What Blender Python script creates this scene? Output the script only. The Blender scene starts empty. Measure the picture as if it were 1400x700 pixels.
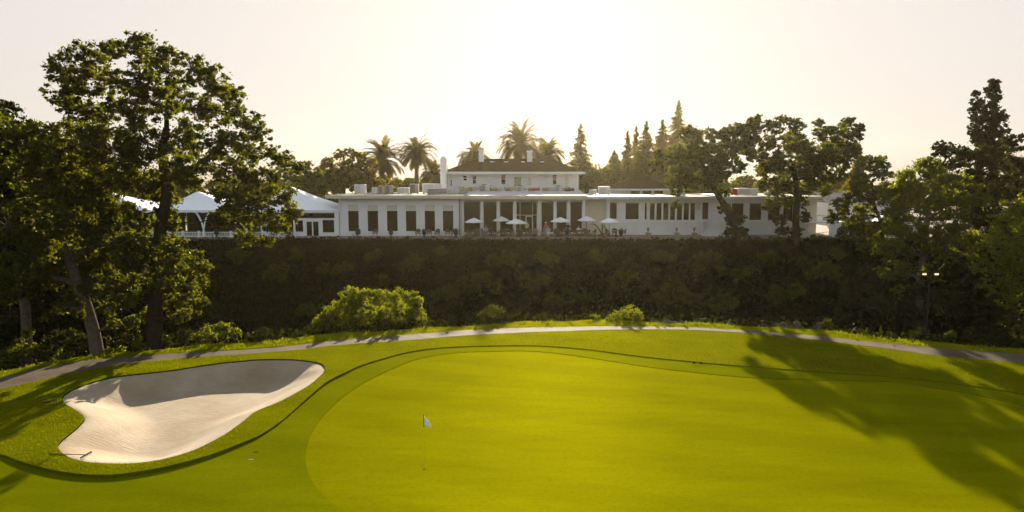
import bpy, math, random
import numpy as np
from mathutils import Vector
R = math.radians
random.seed(7)
rng = np.random.default_rng(11)
sc = bpy.context.scene
col = sc.collection

# ------------------------------------------------------------------ camera maths (used only to measure the photo)
CAMZ = 10.8; PITCH = R(6.42); F = 933.0
def ray(px, py):
    u = (px-700)/F; v = (350-py)/F
    return np.array([u, math.cos(PITCH)+v*math.sin(PITCH), -math.sin(PITCH)+v*math.cos(PITCH)])
def G(px, py, z=0.0):
    d = ray(px, py); t = (z-CAMZ)/d[2]
    return d[0]*t, d[1]*t
def W(px, py, Y):
    d = ray(px, py); t = Y/d[1]
    return d[0]*t, CAMZ+d[2]*t
def PS(Y): return Y/F*1.0

# ------------------------------------------------------------------ materials
MATS = {}
def nmat(name):
    m = bpy.data.materials.new(name); m.use_nodes = True
    nt = m.node_tree; b = nt.nodes['Principled BSDF']
    MATS[name] = m
    return m, nt, b
def N(nt, t, **kw):
    n = nt.nodes.new(t)
    for k, v in kw.items(): setattr(n, k, v)
    return n
def noise(nt, scale, detail=4, rough=.6, vec=None):
    n = N(nt, 'ShaderNodeTexNoise'); n.inputs['Scale'].default_value = scale
    n.inputs['Detail'].default_value = detail; n.inputs['Roughness'].default_value = rough
    if vec: nt.links.new(vec, n.inputs['Vector'])
    return n
def coords(nt, sx=1, sy=1, sz=1, which='Object'):
    t = N(nt, 'ShaderNodeTexCoord'); m = N(nt, 'ShaderNodeMapping')
    nt.links.new(t.outputs[which], m.inputs['Vector']); m.inputs['Scale'].default_value = (sx, sy, sz)
    return m.outputs['Vector']
def ramp(nt, fac, stops):
    r = N(nt, 'ShaderNodeValToRGB'); e = r.color_ramp.elements
    while len(e) < len(stops): e.new(.5)
    for el, (p, c) in zip(e, stops):
        el.position = p; el.color = (*c, 1) if len(c) == 3 else c
    nt.links.new(fac, r.inputs['Fac']); return r.outputs['Color']
def bump(nt, b, h, strength, dist):
    n = N(nt, 'ShaderNodeBump'); n.inputs['Strength'].default_value = strength; n.inputs['Distance'].default_value = dist
    nt.links.new(h, n.inputs['Height']); nt.links.new(n.outputs['Normal'], b.inputs['Normal'])
def mixc(nt, a, b_, fac, mode='MIX'):
    n = N(nt, 'ShaderNodeMix'); n.data_type = 'RGBA'; n.blend_type = mode
    for s, v in ((n.inputs[6], a), (n.inputs[7], b_)):
        if isinstance(v, tuple): s.default_value = (*v, 1)
        else: nt.links.new(v, s)
    if isinstance(fac, float): n.inputs[0].default_value = fac
    else: nt.links.new(fac, n.inputs[0])
    return n.outputs[2]
def plain(name, c, rough=.7, var=.12, scale=3.0, metal=0.0, bmp=0.0):
    m, nt, b = nmat(name)
    v = coords(nt)
    n = noise(nt, scale, 5, .65, v)
    lo = tuple(x*(1-var) for x in c); hi = tuple(min(1, x*(1+var)) for x in c)
    nt.links.new(ramp(nt, n.outputs['Fac'], [(.3, lo), (.7, hi)]), b.inputs['Base Color'])
    b.inputs['Roughness'].default_value = rough; b.inputs['Metallic'].default_value = metal
    b.inputs['Specular IOR Level'].default_value = .0 if max(c) < .12 or name == 'rock' else .2
    if bmp: bump(nt, b, n.outputs['Fac'], .5, bmp)
    return m

def grass(name, lo, hi, bscale, bdist, stripe=None, patch=.35, rough=.9, gloss=.07):
    m, nt, b = nmat(name)
    v = coords(nt)
    big = noise(nt, patch, 3, .55, v)
    vs = coords(nt, .25, 1.6, 1)
    mid = noise(nt, .9, 4, .6, vs)
    fine = noise(nt, bscale, 3, .7, v)
    f1 = N(nt, 'ShaderNodeMath', operation='ADD'); nt.links.new(big.outputs['Fac'], f1.inputs[0]); nt.links.new(mid.outputs['Fac'], f1.inputs[1])
    f2 = N(nt, 'ShaderNodeMath', operation='MULTIPLY_ADD'); nt.links.new(f1.outputs[0], f2.inputs[0]); f2.inputs[1].default_value = .36
    f3 = N(nt, 'ShaderNodeMath', operation='MULTIPLY'); nt.links.new(fine.outputs['Fac'], f3.inputs[0]); f3.inputs[1].default_value = .28
    nt.links.new(f3.outputs[0], f2.inputs[2])
    c = ramp(nt, f2.outputs[0], [(.32, lo), (.68, hi)])
    wv = N(nt, 'ShaderNodeTexWave', wave_type='BANDS', bands_direction='DIAGONAL'); wv.inputs['Scale'].default_value = .16 if stripe else .11
    wv.inputs['Distortion'].default_value = 1.2; wv.inputs['Detail'].default_value = 2; wv.inputs['Detail Scale'].default_value = .4
    nt.links.new(coords(nt, .35, 1, 0), wv.inputs['Vector'])
    c = mixc(nt, c, ramp(nt, wv.outputs['Fac'], [(.35, (.93, .93, .93)), (.65, (1.04, 1.04, 1.04))]), 1.0, 'MULTIPLY')
    spk = noise(nt, 5.5, 6, .8, v)
    c = mixc(nt, c, ramp(nt, spk.outputs['Fac'], [(.36, (.80, .84, .8)), (.5, (1, 1, 1)), (.66, (1.12, 1.07, 1.0))]), 1.0, 'MULTIPLY')
    d = N(nt, 'ShaderNodeBsdfDiffuse'); d.inputs['Roughness'].default_value = 0
    nt.links.new(c, d.inputs['Color'])
    n = N(nt, 'ShaderNodeBump'); n.inputs['Strength'].default_value = 1.0; n.inputs['Distance'].default_value = bdist
    nt.links.new(fine.outputs['Fac'], n.inputs['Height']); nt.links.new(n.outputs['Normal'], d.inputs['Normal'])
    gl = N(nt, 'ShaderNodeBsdfGlossy'); gl.inputs['Roughness'].default_value = .62; gl.inputs['Color'].default_value = (.60, .56, .004, 1)
    nt.links.new(n.outputs['Normal'], gl.inputs['Normal'])
    mx = N(nt, 'ShaderNodeMixShader'); mx.inputs[0].default_value = gloss
    nt.links.new(d.outputs[0], mx.inputs[1]); nt.links.new(gl.outputs[0], mx.inputs[2])
    nt.nodes.remove(b); nt.links.new(mx.outputs[0], nt.nodes['Material Output'].inputs['Surface'])
    return m
grass('rough_grass', (.055, .070, .0008), (.115, .122, .001), 9, .05, patch=.45, gloss=.03)
grass('fairway_grass', (.060, .075, .0004), (.104, .112, .0004), 16, .012, patch=.3, gloss=.018)
grass('green_grass', (.088, .096, .0003), (.146, .144, .0003), 26, .003, patch=.22, gloss=.020, stripe=True)

m, nt, b = nmat('sand')
v = coords(nt); vr = coords(nt, 1.0, 5.0, 1)
n1 = noise(nt, .35, 3, .6, v); n2 = noise(nt, 2.2, 6, .7, vr); n3 = noise(nt, 40, 2, .6, v)
c = ramp(nt, n1.outputs['Fac'], [(.35, (.36, .295, .225)), (.68, (.27, .205, .13))])
c2 = ramp(nt, n2.outputs['Fac'], [(.3, (.78, .76, .72)), (.7, (1, 1, 1))])
nt.links.new(mixc(nt, c, c2, .8, 'MULTIPLY'), b.inputs['Base Color'])
b.inputs['Roughness'].default_value = .95
wv = N(nt, 'ShaderNodeTexWave', wave_type='BANDS', bands_direction='Y'); wv.inputs['Scale'].default_value = 1.6; wv.inputs['Distortion'].default_value = 5; wv.inputs['Detail'].default_value = 3; wv.inputs['Detail Scale'].default_value = .5
nt.links.new(coords(nt, .5, 1, 0), wv.inputs['Vector'])
ad = N(nt, 'ShaderNodeMath', operation='MULTIPLY_ADD'); nt.links.new(wv.outputs['Fac'], ad.inputs[0]); ad.inputs[1].default_value = .07; nt.links.new(n2.outputs['Fac'], ad.inputs[2])
bump(nt, b, ad.outputs[0], .55, .06)

m, nt, b = nmat('asphalt_path')
v = coords(nt)
n1 = noise(nt, .6, 4, .6, v); n2 = noise(nt, 30, 3, .7, v)
c = ramp(nt, n1.outputs['Fac'], [(.3, (.062, .046, .032)), (.7, (.12, .092, .064))])
nt.links.new(mixc(nt, c, ramp(nt, n2.outputs['Fac'], [(.3, (.7, .7, .7)), (.7, (1, 1, 1))]), .8, 'MULTIPLY'), b.inputs['Base Color'])
b.inputs['Roughness'].default_value = .8; b.inputs['Specular IOR Level'].default_value = .05; bump(nt, b, n2.outputs['Fac'], .6, .01)

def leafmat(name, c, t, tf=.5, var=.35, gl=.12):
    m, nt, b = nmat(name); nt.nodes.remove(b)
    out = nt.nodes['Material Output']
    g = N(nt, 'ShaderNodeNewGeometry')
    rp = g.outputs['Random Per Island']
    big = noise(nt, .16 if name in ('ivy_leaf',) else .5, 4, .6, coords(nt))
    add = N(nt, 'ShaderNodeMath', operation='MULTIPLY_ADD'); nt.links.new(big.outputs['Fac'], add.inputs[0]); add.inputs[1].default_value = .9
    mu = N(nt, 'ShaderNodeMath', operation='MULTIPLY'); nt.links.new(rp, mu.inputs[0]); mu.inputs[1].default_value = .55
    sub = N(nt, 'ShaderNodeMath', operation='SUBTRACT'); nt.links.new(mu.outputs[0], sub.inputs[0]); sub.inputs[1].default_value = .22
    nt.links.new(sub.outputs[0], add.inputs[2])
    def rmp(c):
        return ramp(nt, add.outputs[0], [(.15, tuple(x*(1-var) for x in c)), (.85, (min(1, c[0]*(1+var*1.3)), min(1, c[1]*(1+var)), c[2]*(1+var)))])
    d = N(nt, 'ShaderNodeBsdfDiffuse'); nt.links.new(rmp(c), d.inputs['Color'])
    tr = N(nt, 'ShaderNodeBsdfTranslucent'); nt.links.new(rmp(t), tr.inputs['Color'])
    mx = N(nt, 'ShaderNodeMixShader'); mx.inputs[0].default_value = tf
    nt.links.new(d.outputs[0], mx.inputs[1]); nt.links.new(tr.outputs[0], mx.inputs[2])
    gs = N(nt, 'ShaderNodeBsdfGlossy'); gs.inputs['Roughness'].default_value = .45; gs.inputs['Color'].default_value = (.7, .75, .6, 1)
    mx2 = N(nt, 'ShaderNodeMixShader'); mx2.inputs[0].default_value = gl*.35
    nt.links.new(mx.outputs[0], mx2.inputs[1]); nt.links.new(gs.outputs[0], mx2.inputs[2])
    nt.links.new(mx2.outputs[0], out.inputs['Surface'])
    return m
leafmat('oak_leaf', (.014, .018, .003), (.17, .185, .005), tf=.36, gl=.06)
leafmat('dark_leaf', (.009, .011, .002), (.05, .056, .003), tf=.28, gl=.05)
leafmat('willow_leaf', (.032, .044, .004), (.19, .22, .005), tf=.44, gl=.06)
leafmat('lit_leaf', (.036, .050, .003), (.30, .34, .005), tf=.5, gl=.06)
leafmat('bay_leaf', (.045, .044, .005), (.30, .26, .008), gl=.05)
leafmat('conifer_leaf', (.034, .034, .006), (.26, .22, .010), tf=.5)
leafmat('palm_leaf', (.022, .020, .004), (.16, .125, .005), tf=.4, gl=.05)
leafmat('bank_leaf', (.038, .050, .005), (.09, .11, .005), tf=.35, gl=.02)
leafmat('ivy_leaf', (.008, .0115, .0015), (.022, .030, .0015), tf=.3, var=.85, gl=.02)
leafmat('verge_blade', (.05, .07, .002), (.26, .29, .004), tf=.5, gl=.03)
leafmat('rough_blade', (.05, .062, .0015), (.17, .18, .002), tf=.5, gl=.0)
plain('bark', (.032, .026, .018), .9, .4, 6, bmp=.04)
plain('pale_bark', (.10, .085, .065), .9, .35, 5, bmp=.03)
plain('palm_bark', (.10, .08, .06), .9, .4, 8, bmp=.05)
plain('rock', (.10, .088, .072), .85, .3, 3, bmp=.06)
plain('white_paint', (.84, .84, .84), .55, .035, 1.2)
plain('white_trim', (.82, .82, .80), .5, .03, 2)
plain('cream_paint', (.70, .66, .52), .6, .05, 1.2)
plain('roof_membrane', (.30, .27, .23), .6, .15, .6)
plain('centre_roof', (.40, .40, .44), .7, .06, 2)
plain('fascia_paint', (.66, .58, .47), .6, .08, 2)
plain('blind', (.62, .64, .58), .8, .04, 2)
plain('stone_wall', (.26, .21, .15), .9, .3, 5, bmp=.03)
plain('terrace_paving', (.24, .20, .16), .8, .15, 2)
plain('tent_fabric', (.80, .82, .86), .6, .03, 1)
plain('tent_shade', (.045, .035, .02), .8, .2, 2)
plain('blue_panel', (.45, .58, .82), .6, .05, 2)
plain('steel', (.45, .45, .45), .4, .1, 3, metal=.6)
plain('hvac_grey', (.50, .51, .50), .6, .1, 3)
plain('hvac_beige', (.45, .39, .31), .7, .12, 3)
plain('hvac_white', (.70, .69, .66), .6, .1, 3)
plain('hvac_dark', (.06, .06, .055), .7, .1, 3)
plain('red_paint', (.45, .08, .05), .6, .1, 3)
plain('wicker', (.13, .085, .055), .8, .3, 25)
plain('dark_wood', (.085, .045, .025), .7, .3, 8)
plain('cushion', (.42, .36, .33), .9, .1, 5)
plain('tan_clutter', (.40, .35, .23), .9, .25, 4, bmp=.04)
plain('umbrella_cloth', (.82, .82, .84), .8, .03, 2)
plain('dark_metal', (.03, .03, .032), .45, .15, 6, metal=.3)
plain('pole_yellow', (.26, .24, .02), .4, .05, 6)
plain('flag_cloth', (.80, .80, .80), .8, .03, 6)
plain('flag_black', (.02, .02, .022), .6, .1, 6)
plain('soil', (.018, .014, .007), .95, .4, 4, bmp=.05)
plain('skin', (.50, .31, .22), .6, .06, 10)
plain('hair_brown', (.05, .03, .02), .7, .2, 30)
plain('lavender_cloth', (.46, .38, .62), .9, .06, 10)
plain('white_cloth', (.75, .73, .70), .9, .05, 10)
plain('red_cloth', (.40, .13, .09), .9, .08, 10)
plain('dark_cloth', (.04, .04, .05), .9, .1, 10)
plain('grey_cloth', (.25, .24, .26), .9, .1, 10)
plain('straw', (.60, .50, .34), .9, .1, 20)
plain('van_blue', (.03, .08, .30), .35, .05, 3)
plain('rubber', (.02, .02, .02), .8, .1, 8)
plain('terracotta', (.35, .13, .08), .8, .15, 6)

m, nt, b = nmat('siding')          # painted vertical boards
v = coords(nt)
w = N(nt, 'ShaderNodeTexWave', wave_type='BANDS', bands_direction='X'); w.inputs['Scale'].default_value = 1.1
w.inputs['Distortion'].default_value = 0; nt.links.new(v, w.inputs['Vector'])
n1 = noise(nt, .7, 5, .6, v)
nt.links.new(ramp(nt, n1.outputs['Fac'], [(.3, (.79, .80, .82)), (.7, (.85, .85, .86))]), b.inputs['Base Color'])
wr = ramp(nt, w.outputs['Fac'], [(.0, (0, 0, 0)), (.06, (1, 1, 1))])
bump(nt, b, wr, .7, .012); b.inputs['Roughness'].default_value = .6
m, nt, b = nmat('lap_siding')      # horizontal boards
v = coords(nt)
w = N(nt, 'ShaderNodeTexWave', wave_type='BANDS', bands_direction='Z', wave_profile='SAW'); w.inputs['Scale'].default_value = 1.4
nt.links.new(v, w.inputs['Vector'])
n1 = noise(nt, .7, 5, .6, v)
nt.links.new(ramp(nt, n1.outputs['Fac'], [(.3, (.72, .73, .74)), (.7, (.81, .81, .80))]), b.inputs['Base Color'])
bump(nt, b, w.outputs['Fac'], .8, .015); b.inputs['Roughness'].default_value = .6
m, nt, b = nmat('shingles')
v = coords(nt, 1, 1, 1)
br = N(nt, 'ShaderNodeTexBrick'); nt.links.new(v, br.inputs['Vector']); br.inputs['Scale'].default_value = 3.0
br.inputs['Color1'].default_value = (.062, .040, .024, 1); br.inputs['Color2'].default_value = (.045, .029, .018, 1); br.inputs['Mortar'].default_value = (.028, .019, .012, 1)
n1 = noise(nt, 1.2, 4, .6, v)
nt.links.new(mixc(nt, br.outputs['Color'], ramp(nt, n1.outputs['Fac'], [(.3, (.75, .75, .75)), (.7, (1.1, 1.1, 1.1))]), 1.0, 'MULTIPLY'), b.inputs['Base Color'])
b.inputs['Roughness'].default_value = .9; b.inputs['Specular IOR Level'].default_value = 0
def glassmat(name, c):
    m, nt, b = nmat(name)
    v = coords(nt)
    n1 = noise(nt, .9, 3, .5, v)
    nt.links.new(ramp(nt, n1.outputs['Fac'], [(.35, c), (.65, tuple(x*1.9 for x in c))]), b.inputs['Base Color'])
    b.inputs['Roughness'].default_value = .08; b.inputs['IOR'].default_value = 1.35; b.inputs['Specular IOR Level'].default_value = .3
    n2 = noise(nt, .6, 2, .5, v); bump(nt, b, n2.outputs['Fac'], .3, .05)
glassmat('dark_glass', (.004, .0025, .001)); glassmat('amber_glass', (.012, .007, .002)); glassmat('screen_mesh', (.014, .009, .005))
m, nt, b = nmat('lamp_glow')
b.inputs['Emission Color'].default_value = (1, .62, .26, 1); b.inputs['Emission Strength'].default_value = .18

# ------------------------------------------------------------------ mesh helpers
class MB:
    def __init__(s): s.v = []; s.f = []
    def add(s, vs, fs):
        o = len(s.v); s.v += [tuple(p) for p in vs]; s.f += [tuple(i+o for i in f) for f in fs]; return s
    def box(s, x0, x1, y0, y1, z0, z1):
        return s.add([(x0,y0,z0),(x1,y0,z0),(x1,y1,z0),(x0,y1,z0),(x0,y0,z1),(x1,y0,z1),(x1,y1,z1),(x0,y1,z1)],
                     [(0,3,2,1),(4,5,6,7),(0,1,5,4),(1,2,6,5),(2,3,7,6),(3,0,4,7)])
    def bbox(s, x0, x1, y0, y1, z0, z1, b=.02):     # box with chamfered upright and top edges
        b = min(b, (x1-x0)*.3, (y1-y0)*.3)
        ring = lambda i, z: [(x0+b+i,y0+i,z),(x1-b-i,y0+i,z),(x1-i,y0+b+i,z),(x1-i,y1-b-i,z),(x1-b-i,y1-i,z),(x0+b+i,y1-i,z),(x0+i,y1-b-i,z),(x0+i,y0+b+i,z)]
        vs = ring(0, z0)+ring(0, z1-b)+ring(b*.7, z1)
        fs = [tuple(range(7,-1,-1)), tuple(range(16,24))]
        for k in (0, 8):
            for i in range(8): j = (i+1) % 8; fs.append((k+i, k+j, k+8+j, k+8+i))
        return s.add(vs, fs)
    def tube(s, pts, rad, n=6, cap=True):
        pts = [Vector(p) for p in pts]
        if not hasattr(rad, '__len__'): rad = [rad]*len(pts)
        vs = []; up = None
        for i, p in enumerate(pts):
            a = pts[max(i-1,0)]; c = pts[min(i+1,len(pts)-1)]; d = (c-a)
            if d.length < 1e-6: d = Vector((0,0,1))
            d.normalize()
            if up is None: up = d.orthogonal().normalized()
            up = (up - d*up.dot(d)); up = up.normalized() if up.length > 1e-4 else d.orthogonal().normalized()
            q = d.cross(up)
            for k in range(n):
                t = 2*math.pi*k/n; vs.append(p+(up*math.cos(t)+q*math.sin(t))*rad[i])
        fs = []
        for i in range(len(pts)-1):
            for k in range(n):
                j = (k+1) % n; fs.append((i*n+k, i*n+j, (i+1)*n+j, (i+1)*n+k))
        if cap: fs += [tuple(range(n-1,-1,-1)), tuple(range((len(pts)-1)*n, len(pts)*n))]
        return s.add(vs, fs)
    def lathe(s, cx, cy, prof, n=12):
        vs = []; fs = []
        for r, z in prof:
            for k in range(n): t = 2*math.pi*k/n; vs.append((cx+r*math.cos(t), cy+r*math.sin(t), z))
        for i in range(len(prof)-1):
            for k in range(n): j = (k+1) % n; fs.append((i*n+k, i*n+j, (i+1)*n+j, (i+1)*n+k))
        fs += [tuple(range(n-1,-1,-1)), tuple(range((len(prof)-1)*n, len(prof)*n))]
        return s.add(vs, fs)
    def ball(s, c, r, n=10, sc_=(1,1,1)):
        prof = [(max(.02,math.sin(math.pi*i/n))*r, -math.cos(math.pi*i/n)*r) for i in range(n+1)]
        m_ = MB().lathe(0, 0, prof, n)
        return s.add([(c[0]+x*sc_[0], c[1]+y*sc_[1], c[2]+z*sc_[2]) for x, y, z in m_.v], m_.f)
    def capsule(s, a, b, ra, rb, n=10):
        a = Vector(a); b = Vector(b); d = (b-a).normalized()
        pts = [a-d*ra*.95, a-d*ra*.7, a, b, b+d*rb*.7, b+d*rb*.95]
        return s.tube(pts, [ra*.25, ra*.7, ra, rb, rb*.7, rb*.25], n)

ORG = {}
def tag(o, label=None, cat=None, group=None, kind=None):
    if label: o['label'] = label
    if cat: o['category'] = cat
    if group: o['group'] = group
    if kind: o['kind'] = kind
    return o
def thing(name, label, cat, loc=(0,0,0), group=None, rz=0):
    o = bpy.data.objects.new(name, None); o.empty_display_size = .2
    col.objects.link(o); o.location = loc; o.rotation_euler = (0, 0, rz)
    ORG[o.name] = tuple(loc) if rz == 0 else (0, 0, 0)
    return tag(o, label, cat, group)
def link(name, me, mat, parent=None, smooth=False):
    o = bpy.data.objects.new(name, me); col.objects.link(o)
    if mat: me.materials.append(MATS[mat])
    if parent: o.parent = parent; ORG[o.name] = ORG.get(parent.name, (0,0,0))
    if smooth: me.polygons.foreach_set('use_smooth', [True]*len(me.polygons))
    return o
def mk(name, mb, mat, parent=None, smooth=False, loc=None):
    """world-coordinate mesh; under a thing it is stored relative to the thing's base"""
    org = ORG.get(parent.name, (0,0,0)) if parent else (loc or (0,0,0))
    a = np.array(mb.v, dtype=float)-np.array(org)
    me = bpy.data.meshes.new(name); me.from_pydata(a.tolist(), [], mb.f); me.update()
    o = link(name, me, mat, parent, smooth)
    if not parent and loc: o.location = loc
    return o
def np_mesh(name, V, nper, mat, parent=None, smooth=False, faces=None):
    """V: (M*nper,3) with consecutive faces of nper verts, or explicit faces"""
    org = ORG.get(parent.name, (0,0,0)) if parent else (0,0,0)
    V = np.asarray(V, dtype=np.float32)-np.array(org, dtype=np.float32)
    me = bpy.data.meshes.new(name)
    me.vertices.add(len(V)); me.vertices.foreach_set('co', V.ravel())
    idx = np.arange(len(V)) if faces is None else np.asarray(faces).ravel()
    nf = len(idx)//nper
    me.loops.add(len(idx)); me.loops.foreach_set('vertex_index', idx.astype(np.int32))
    me.polygons.add(nf); me.polygons.foreach_set('loop_start', (np.arange(nf)*nper).astype(np.int32))
    me.polygons.foreach_set('loop_total', np.full(nf, nper, dtype=np.int32))
    me.update(calc_edges=True)
    return link(name, me, mat, parent, smooth)
def kids(o): return [c for c in bpy.data.objects if c.parent == o]
def copy_tree(o, parent=None):
    c = o.copy(); col.objects.link(c)
    if parent: c.parent = parent
    for ch in kids(o): copy_tree(ch, c)
    return c

def leaf_verts(C, s, elong=.55, up=None):
    n = len(C); a = rng.normal(size=(n,3)); a /= np.linalg.norm(a,axis=1)[:,None]
    if up is not None: a = a*(1-up)+np.array([0,0,up]); a /= np.linalg.norm(a,axis=1)[:,None]
    b = rng.normal(size=(n,3)); b -= a*(a*b).sum(1)[:,None]; b /= np.linalg.norm(b,axis=1)[:,None]
    s = np.broadcast_to(s, (n,))[:,None]
    u = a*s; w = b*s*elong
    return np.stack([C-u, C+w, C+u, C-w], 1).reshape(-1,3)

# ------------------------------------------------------------------ terrain
def ss(t): t = np.clip(t,0,1); return t*t*(3-2*t)
PATH_TOP = [(-500,600),(-200,548),(0,517),(49,506),(108,495.5),(163,490),(230,484.6),(280,481.5),(380,475.5),(470,465.5),(560,458),(635,452),(710,449),(800,447.3),(900,447.5),(990,450.5),(1050,455),(1110,459.5),(1200,468.5),(1310,479),(1400,484.6),(1600,497),(2000,520)]
PATH_BOT = [(-500,640),(-200,578),(0,536),(90,517),(152,503.6),(195,498),(280,490),(380,483.5),(470,473.5),(560,467),(635,461),(710,456.7),(800,453.5),(900,451.8),(990,454.5),(1050,460),(1110,466),(1201,477),(1283,488.7),(1400,500),(1600,518),(2000,548)]
PATH_BOT = [(x, y-.16*(y-float(np.interp(x, [p[0] for p in PATH_TOP], [p[1] for p in PATH_TOP])))) for x, y in PATH_BOT]
pt = np.array([G(*p) for p in PATH_TOP])
VX, VY = pt[:,0], pt[:,1]
def fbm(x, y, s, seed=0):
    r = np.random.default_rng(100+seed); out = 0*x
    for i in range(7):
        a = r.uniform(0, 2*math.pi); k = s*(1.0+.75*i); ph = r.uniform(0, 6.28)
        out = out+np.sin((x*math.cos(a)+y*math.sin(a))*k+ph+1.3*np.sin((x*math.sin(a)-y*math.cos(a))*k*.6+ph))/(1+.75*i)
    return out/2.5
def verge(x): return np.interp(x, VX, VY)+1.3+ .35*np.sin(x*.35)+.25*np.sin(x*.9+1)
def H0(x, y):
    x = np.asarray(x, float); y = np.asarray(y, float)
    t = y-verge(x)
    z = .035*fbm(x, y, .22, 1)*np.clip(1, 0, 1)
    zr = -5.6*ss((t-.2)/12.0)
    y0 = 66+1.2*np.sin(x*.13)+.7*np.sin(x*.31+2)
    up = np.clip((y-y0)/(81.4-y0), 0, 1)
    up = up*.75+.25*ss(up)
    lump = (fbm(x, y, .55, 3)*.75+fbm(x, y, .2, 8)*.7+fbm(x, y, 1.3, 12)*.18)*ss((y-y0+3)/4)*(1-ss((y-79.3)/2.0))
    z = z*(1-up)+zr+(3.72-zr)*up+lump-.42*ss((y-77)/3.5)*(1-ss((y-81.6)/.3))
    return z
def Hs(x, y): return float(H0(np.array([x]), np.array([y]))[0])

def catmull(P, n=8, closed=True):
    P = np.array(P, float); M = len(P); out = []
    rngi = range(M) if closed else range(M-1)
    for i in rngi:
        g = lambda k: P[k % M] if closed else P[min(max(k,0),M-1)]
        p0,p1,p2,p3 = g(i-1),g(i),g(i+1),g(i+2)
        for k in range(n):
            t = k/n
            out.append(.5*((2*p1)+(-p0+p2)*t+(2*p0-5*p1+4*p2-p3)*t*t+(-p0+3*p1-3*p2+p3)*t**3))
    return np.array(out)
SAND = [(85.6,549.5),(90.6,541.8),(112,531),(154,519.4),(193,514),(231,509.8),(270,504),(308,498.6),(347,495.5),(385.5,494.4),(416,496),(436,499.4),(444,505.5),(443,512),(436,519.4),(420,532),(385.5,551.4),(350,566.5),(335,578.4),(308,597.7),(270,618),(231,630.5),(193,637),(154,638.3),(116,635.5),(92.5,628.5),(80,617),(83,609),(98,596),(113,582),(115,574.6),(104,565),(89.5,556)]
GREEN_L = [(1000,1150),(700,880),(560,760),(474,700),(444.6,678),(428,659),(419,637),(418.6,614.6),(426,592),(441,570),(463,548),(493,526),(530,507),(567,492),(600.6,484.8),(638,481),(700,479.7),(740,481.2),(780,485.5),(840,494.5),(900,503.6),(960,510.5),(1007,515.2),(1054,518.4),(1117,519.6),(1180,520.2),(1211,521.2),(1243,524.2),(1274,529.4),(1321,536.8),(1368.5,546.9),(1400,555.6),(1500,590),(1600,650),(1650,760),(1600,950),(1300,1150)]
FAIR_L = [(-500,730),(-250,680),(-60,608),(0,622.8),(23,632),(58,643),(96,650.5),(135,653),(173.5,650.8),(231,641),(289,624.7),(335,606.6),(358.5,595.8),(385.5,577.5),(422,546),(448,524.6),(474,511),(493,501.8),(522.6,492),(556,482.7),(593,477),(630,474.3),(660,473.2),(710,473),(750,474.3),(800,478.3),(840,483.6),(900,491),(960,496.8),(1020,502),(1080,506.6),(1148,510.7),(1200,514),(1243,518),(1305.7,524.8),(1353,531.8),(1400,540),(1550,575),(1750,640),(1950,760),(2100,1200),(1000,1600),(-600,1500)]
def topoly(P, n=8): return catmull([G(*p) for p in P], n)
poly_sand, poly_green, poly_fair = topoly(SAND), topoly(GREEN_L, 6), topoly(FAIR_L, 6)
poly_path = np.vstack([catmull([G(*p) for p in PATH_TOP], 6, False), catmull([G(*p) for p in PATH_BOT], 6, False)[::-1]])
def segdist(P, A, B):
    out = np.full(len(P), 1e9)
    for a, b_ in zip(A, B):
        d = b_-a; L = (d*d).sum()
        if L < 1e-12: continue
        t = np.clip(((P-a)@d)/L, 0, 1); q = P-(a+t[:,None]*d)
        out = np.minimum(out, (q*q).sum(1))
    return np.sqrt(out)
def sdf(P, poly):
    A = poly; B = np.roll(poly, -1, axis=0)
    ins = np.zeros(len(P), bool)
    for a, b_ in zip(A, B):
        c = (a[1] > P[:,1]) != (b_[1] > P[:,1])
        if abs(b_[1]-a[1]) > 1e-12:
            xi = a[0]+(P[:,1]-a[1])*(b_[0]-a[0])/(b_[1]-a[1]); ins ^= c & (P[:,0] < xi)
    d = segdist(P, A, B)
    return np.where(ins, -d, d)
def geo(a, b_, n, k=1.08):
    s = np.cumsum(k**np.arange(n)); s = s/s[-1]; return a+(b_-a)*s
xs = np.concatenate([geo(-46,-420,34,1.13)[::-1], np.arange(-46,46.01,.22), geo(46,420,34,1.13)])
ys = np.concatenate([geo(15.8,-80,14,1.15)[::-1], np.arange(15.8,54,.21), np.arange(54,84,.5), geo(84,560,40,1.1)])
GX, GY = np.meshgrid(xs, ys); nx, ny = len(xs), len(ys)
P = np.stack([GX.ravel(), GY.ravel()], 1)
polys = {'sand': poly_sand, 'green': poly_green, 'fair': poly_fair, 'path': poly_path}
near = (np.abs(P[:,0]) < 60) & (P[:,1] < 56) & (P[:,1] > 0)
SD = {}
for k, pl in polys.items():
    s = np.full(len(P), 50.0); s[near] = sdf(P[near], pl); SD[k] = s
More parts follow.
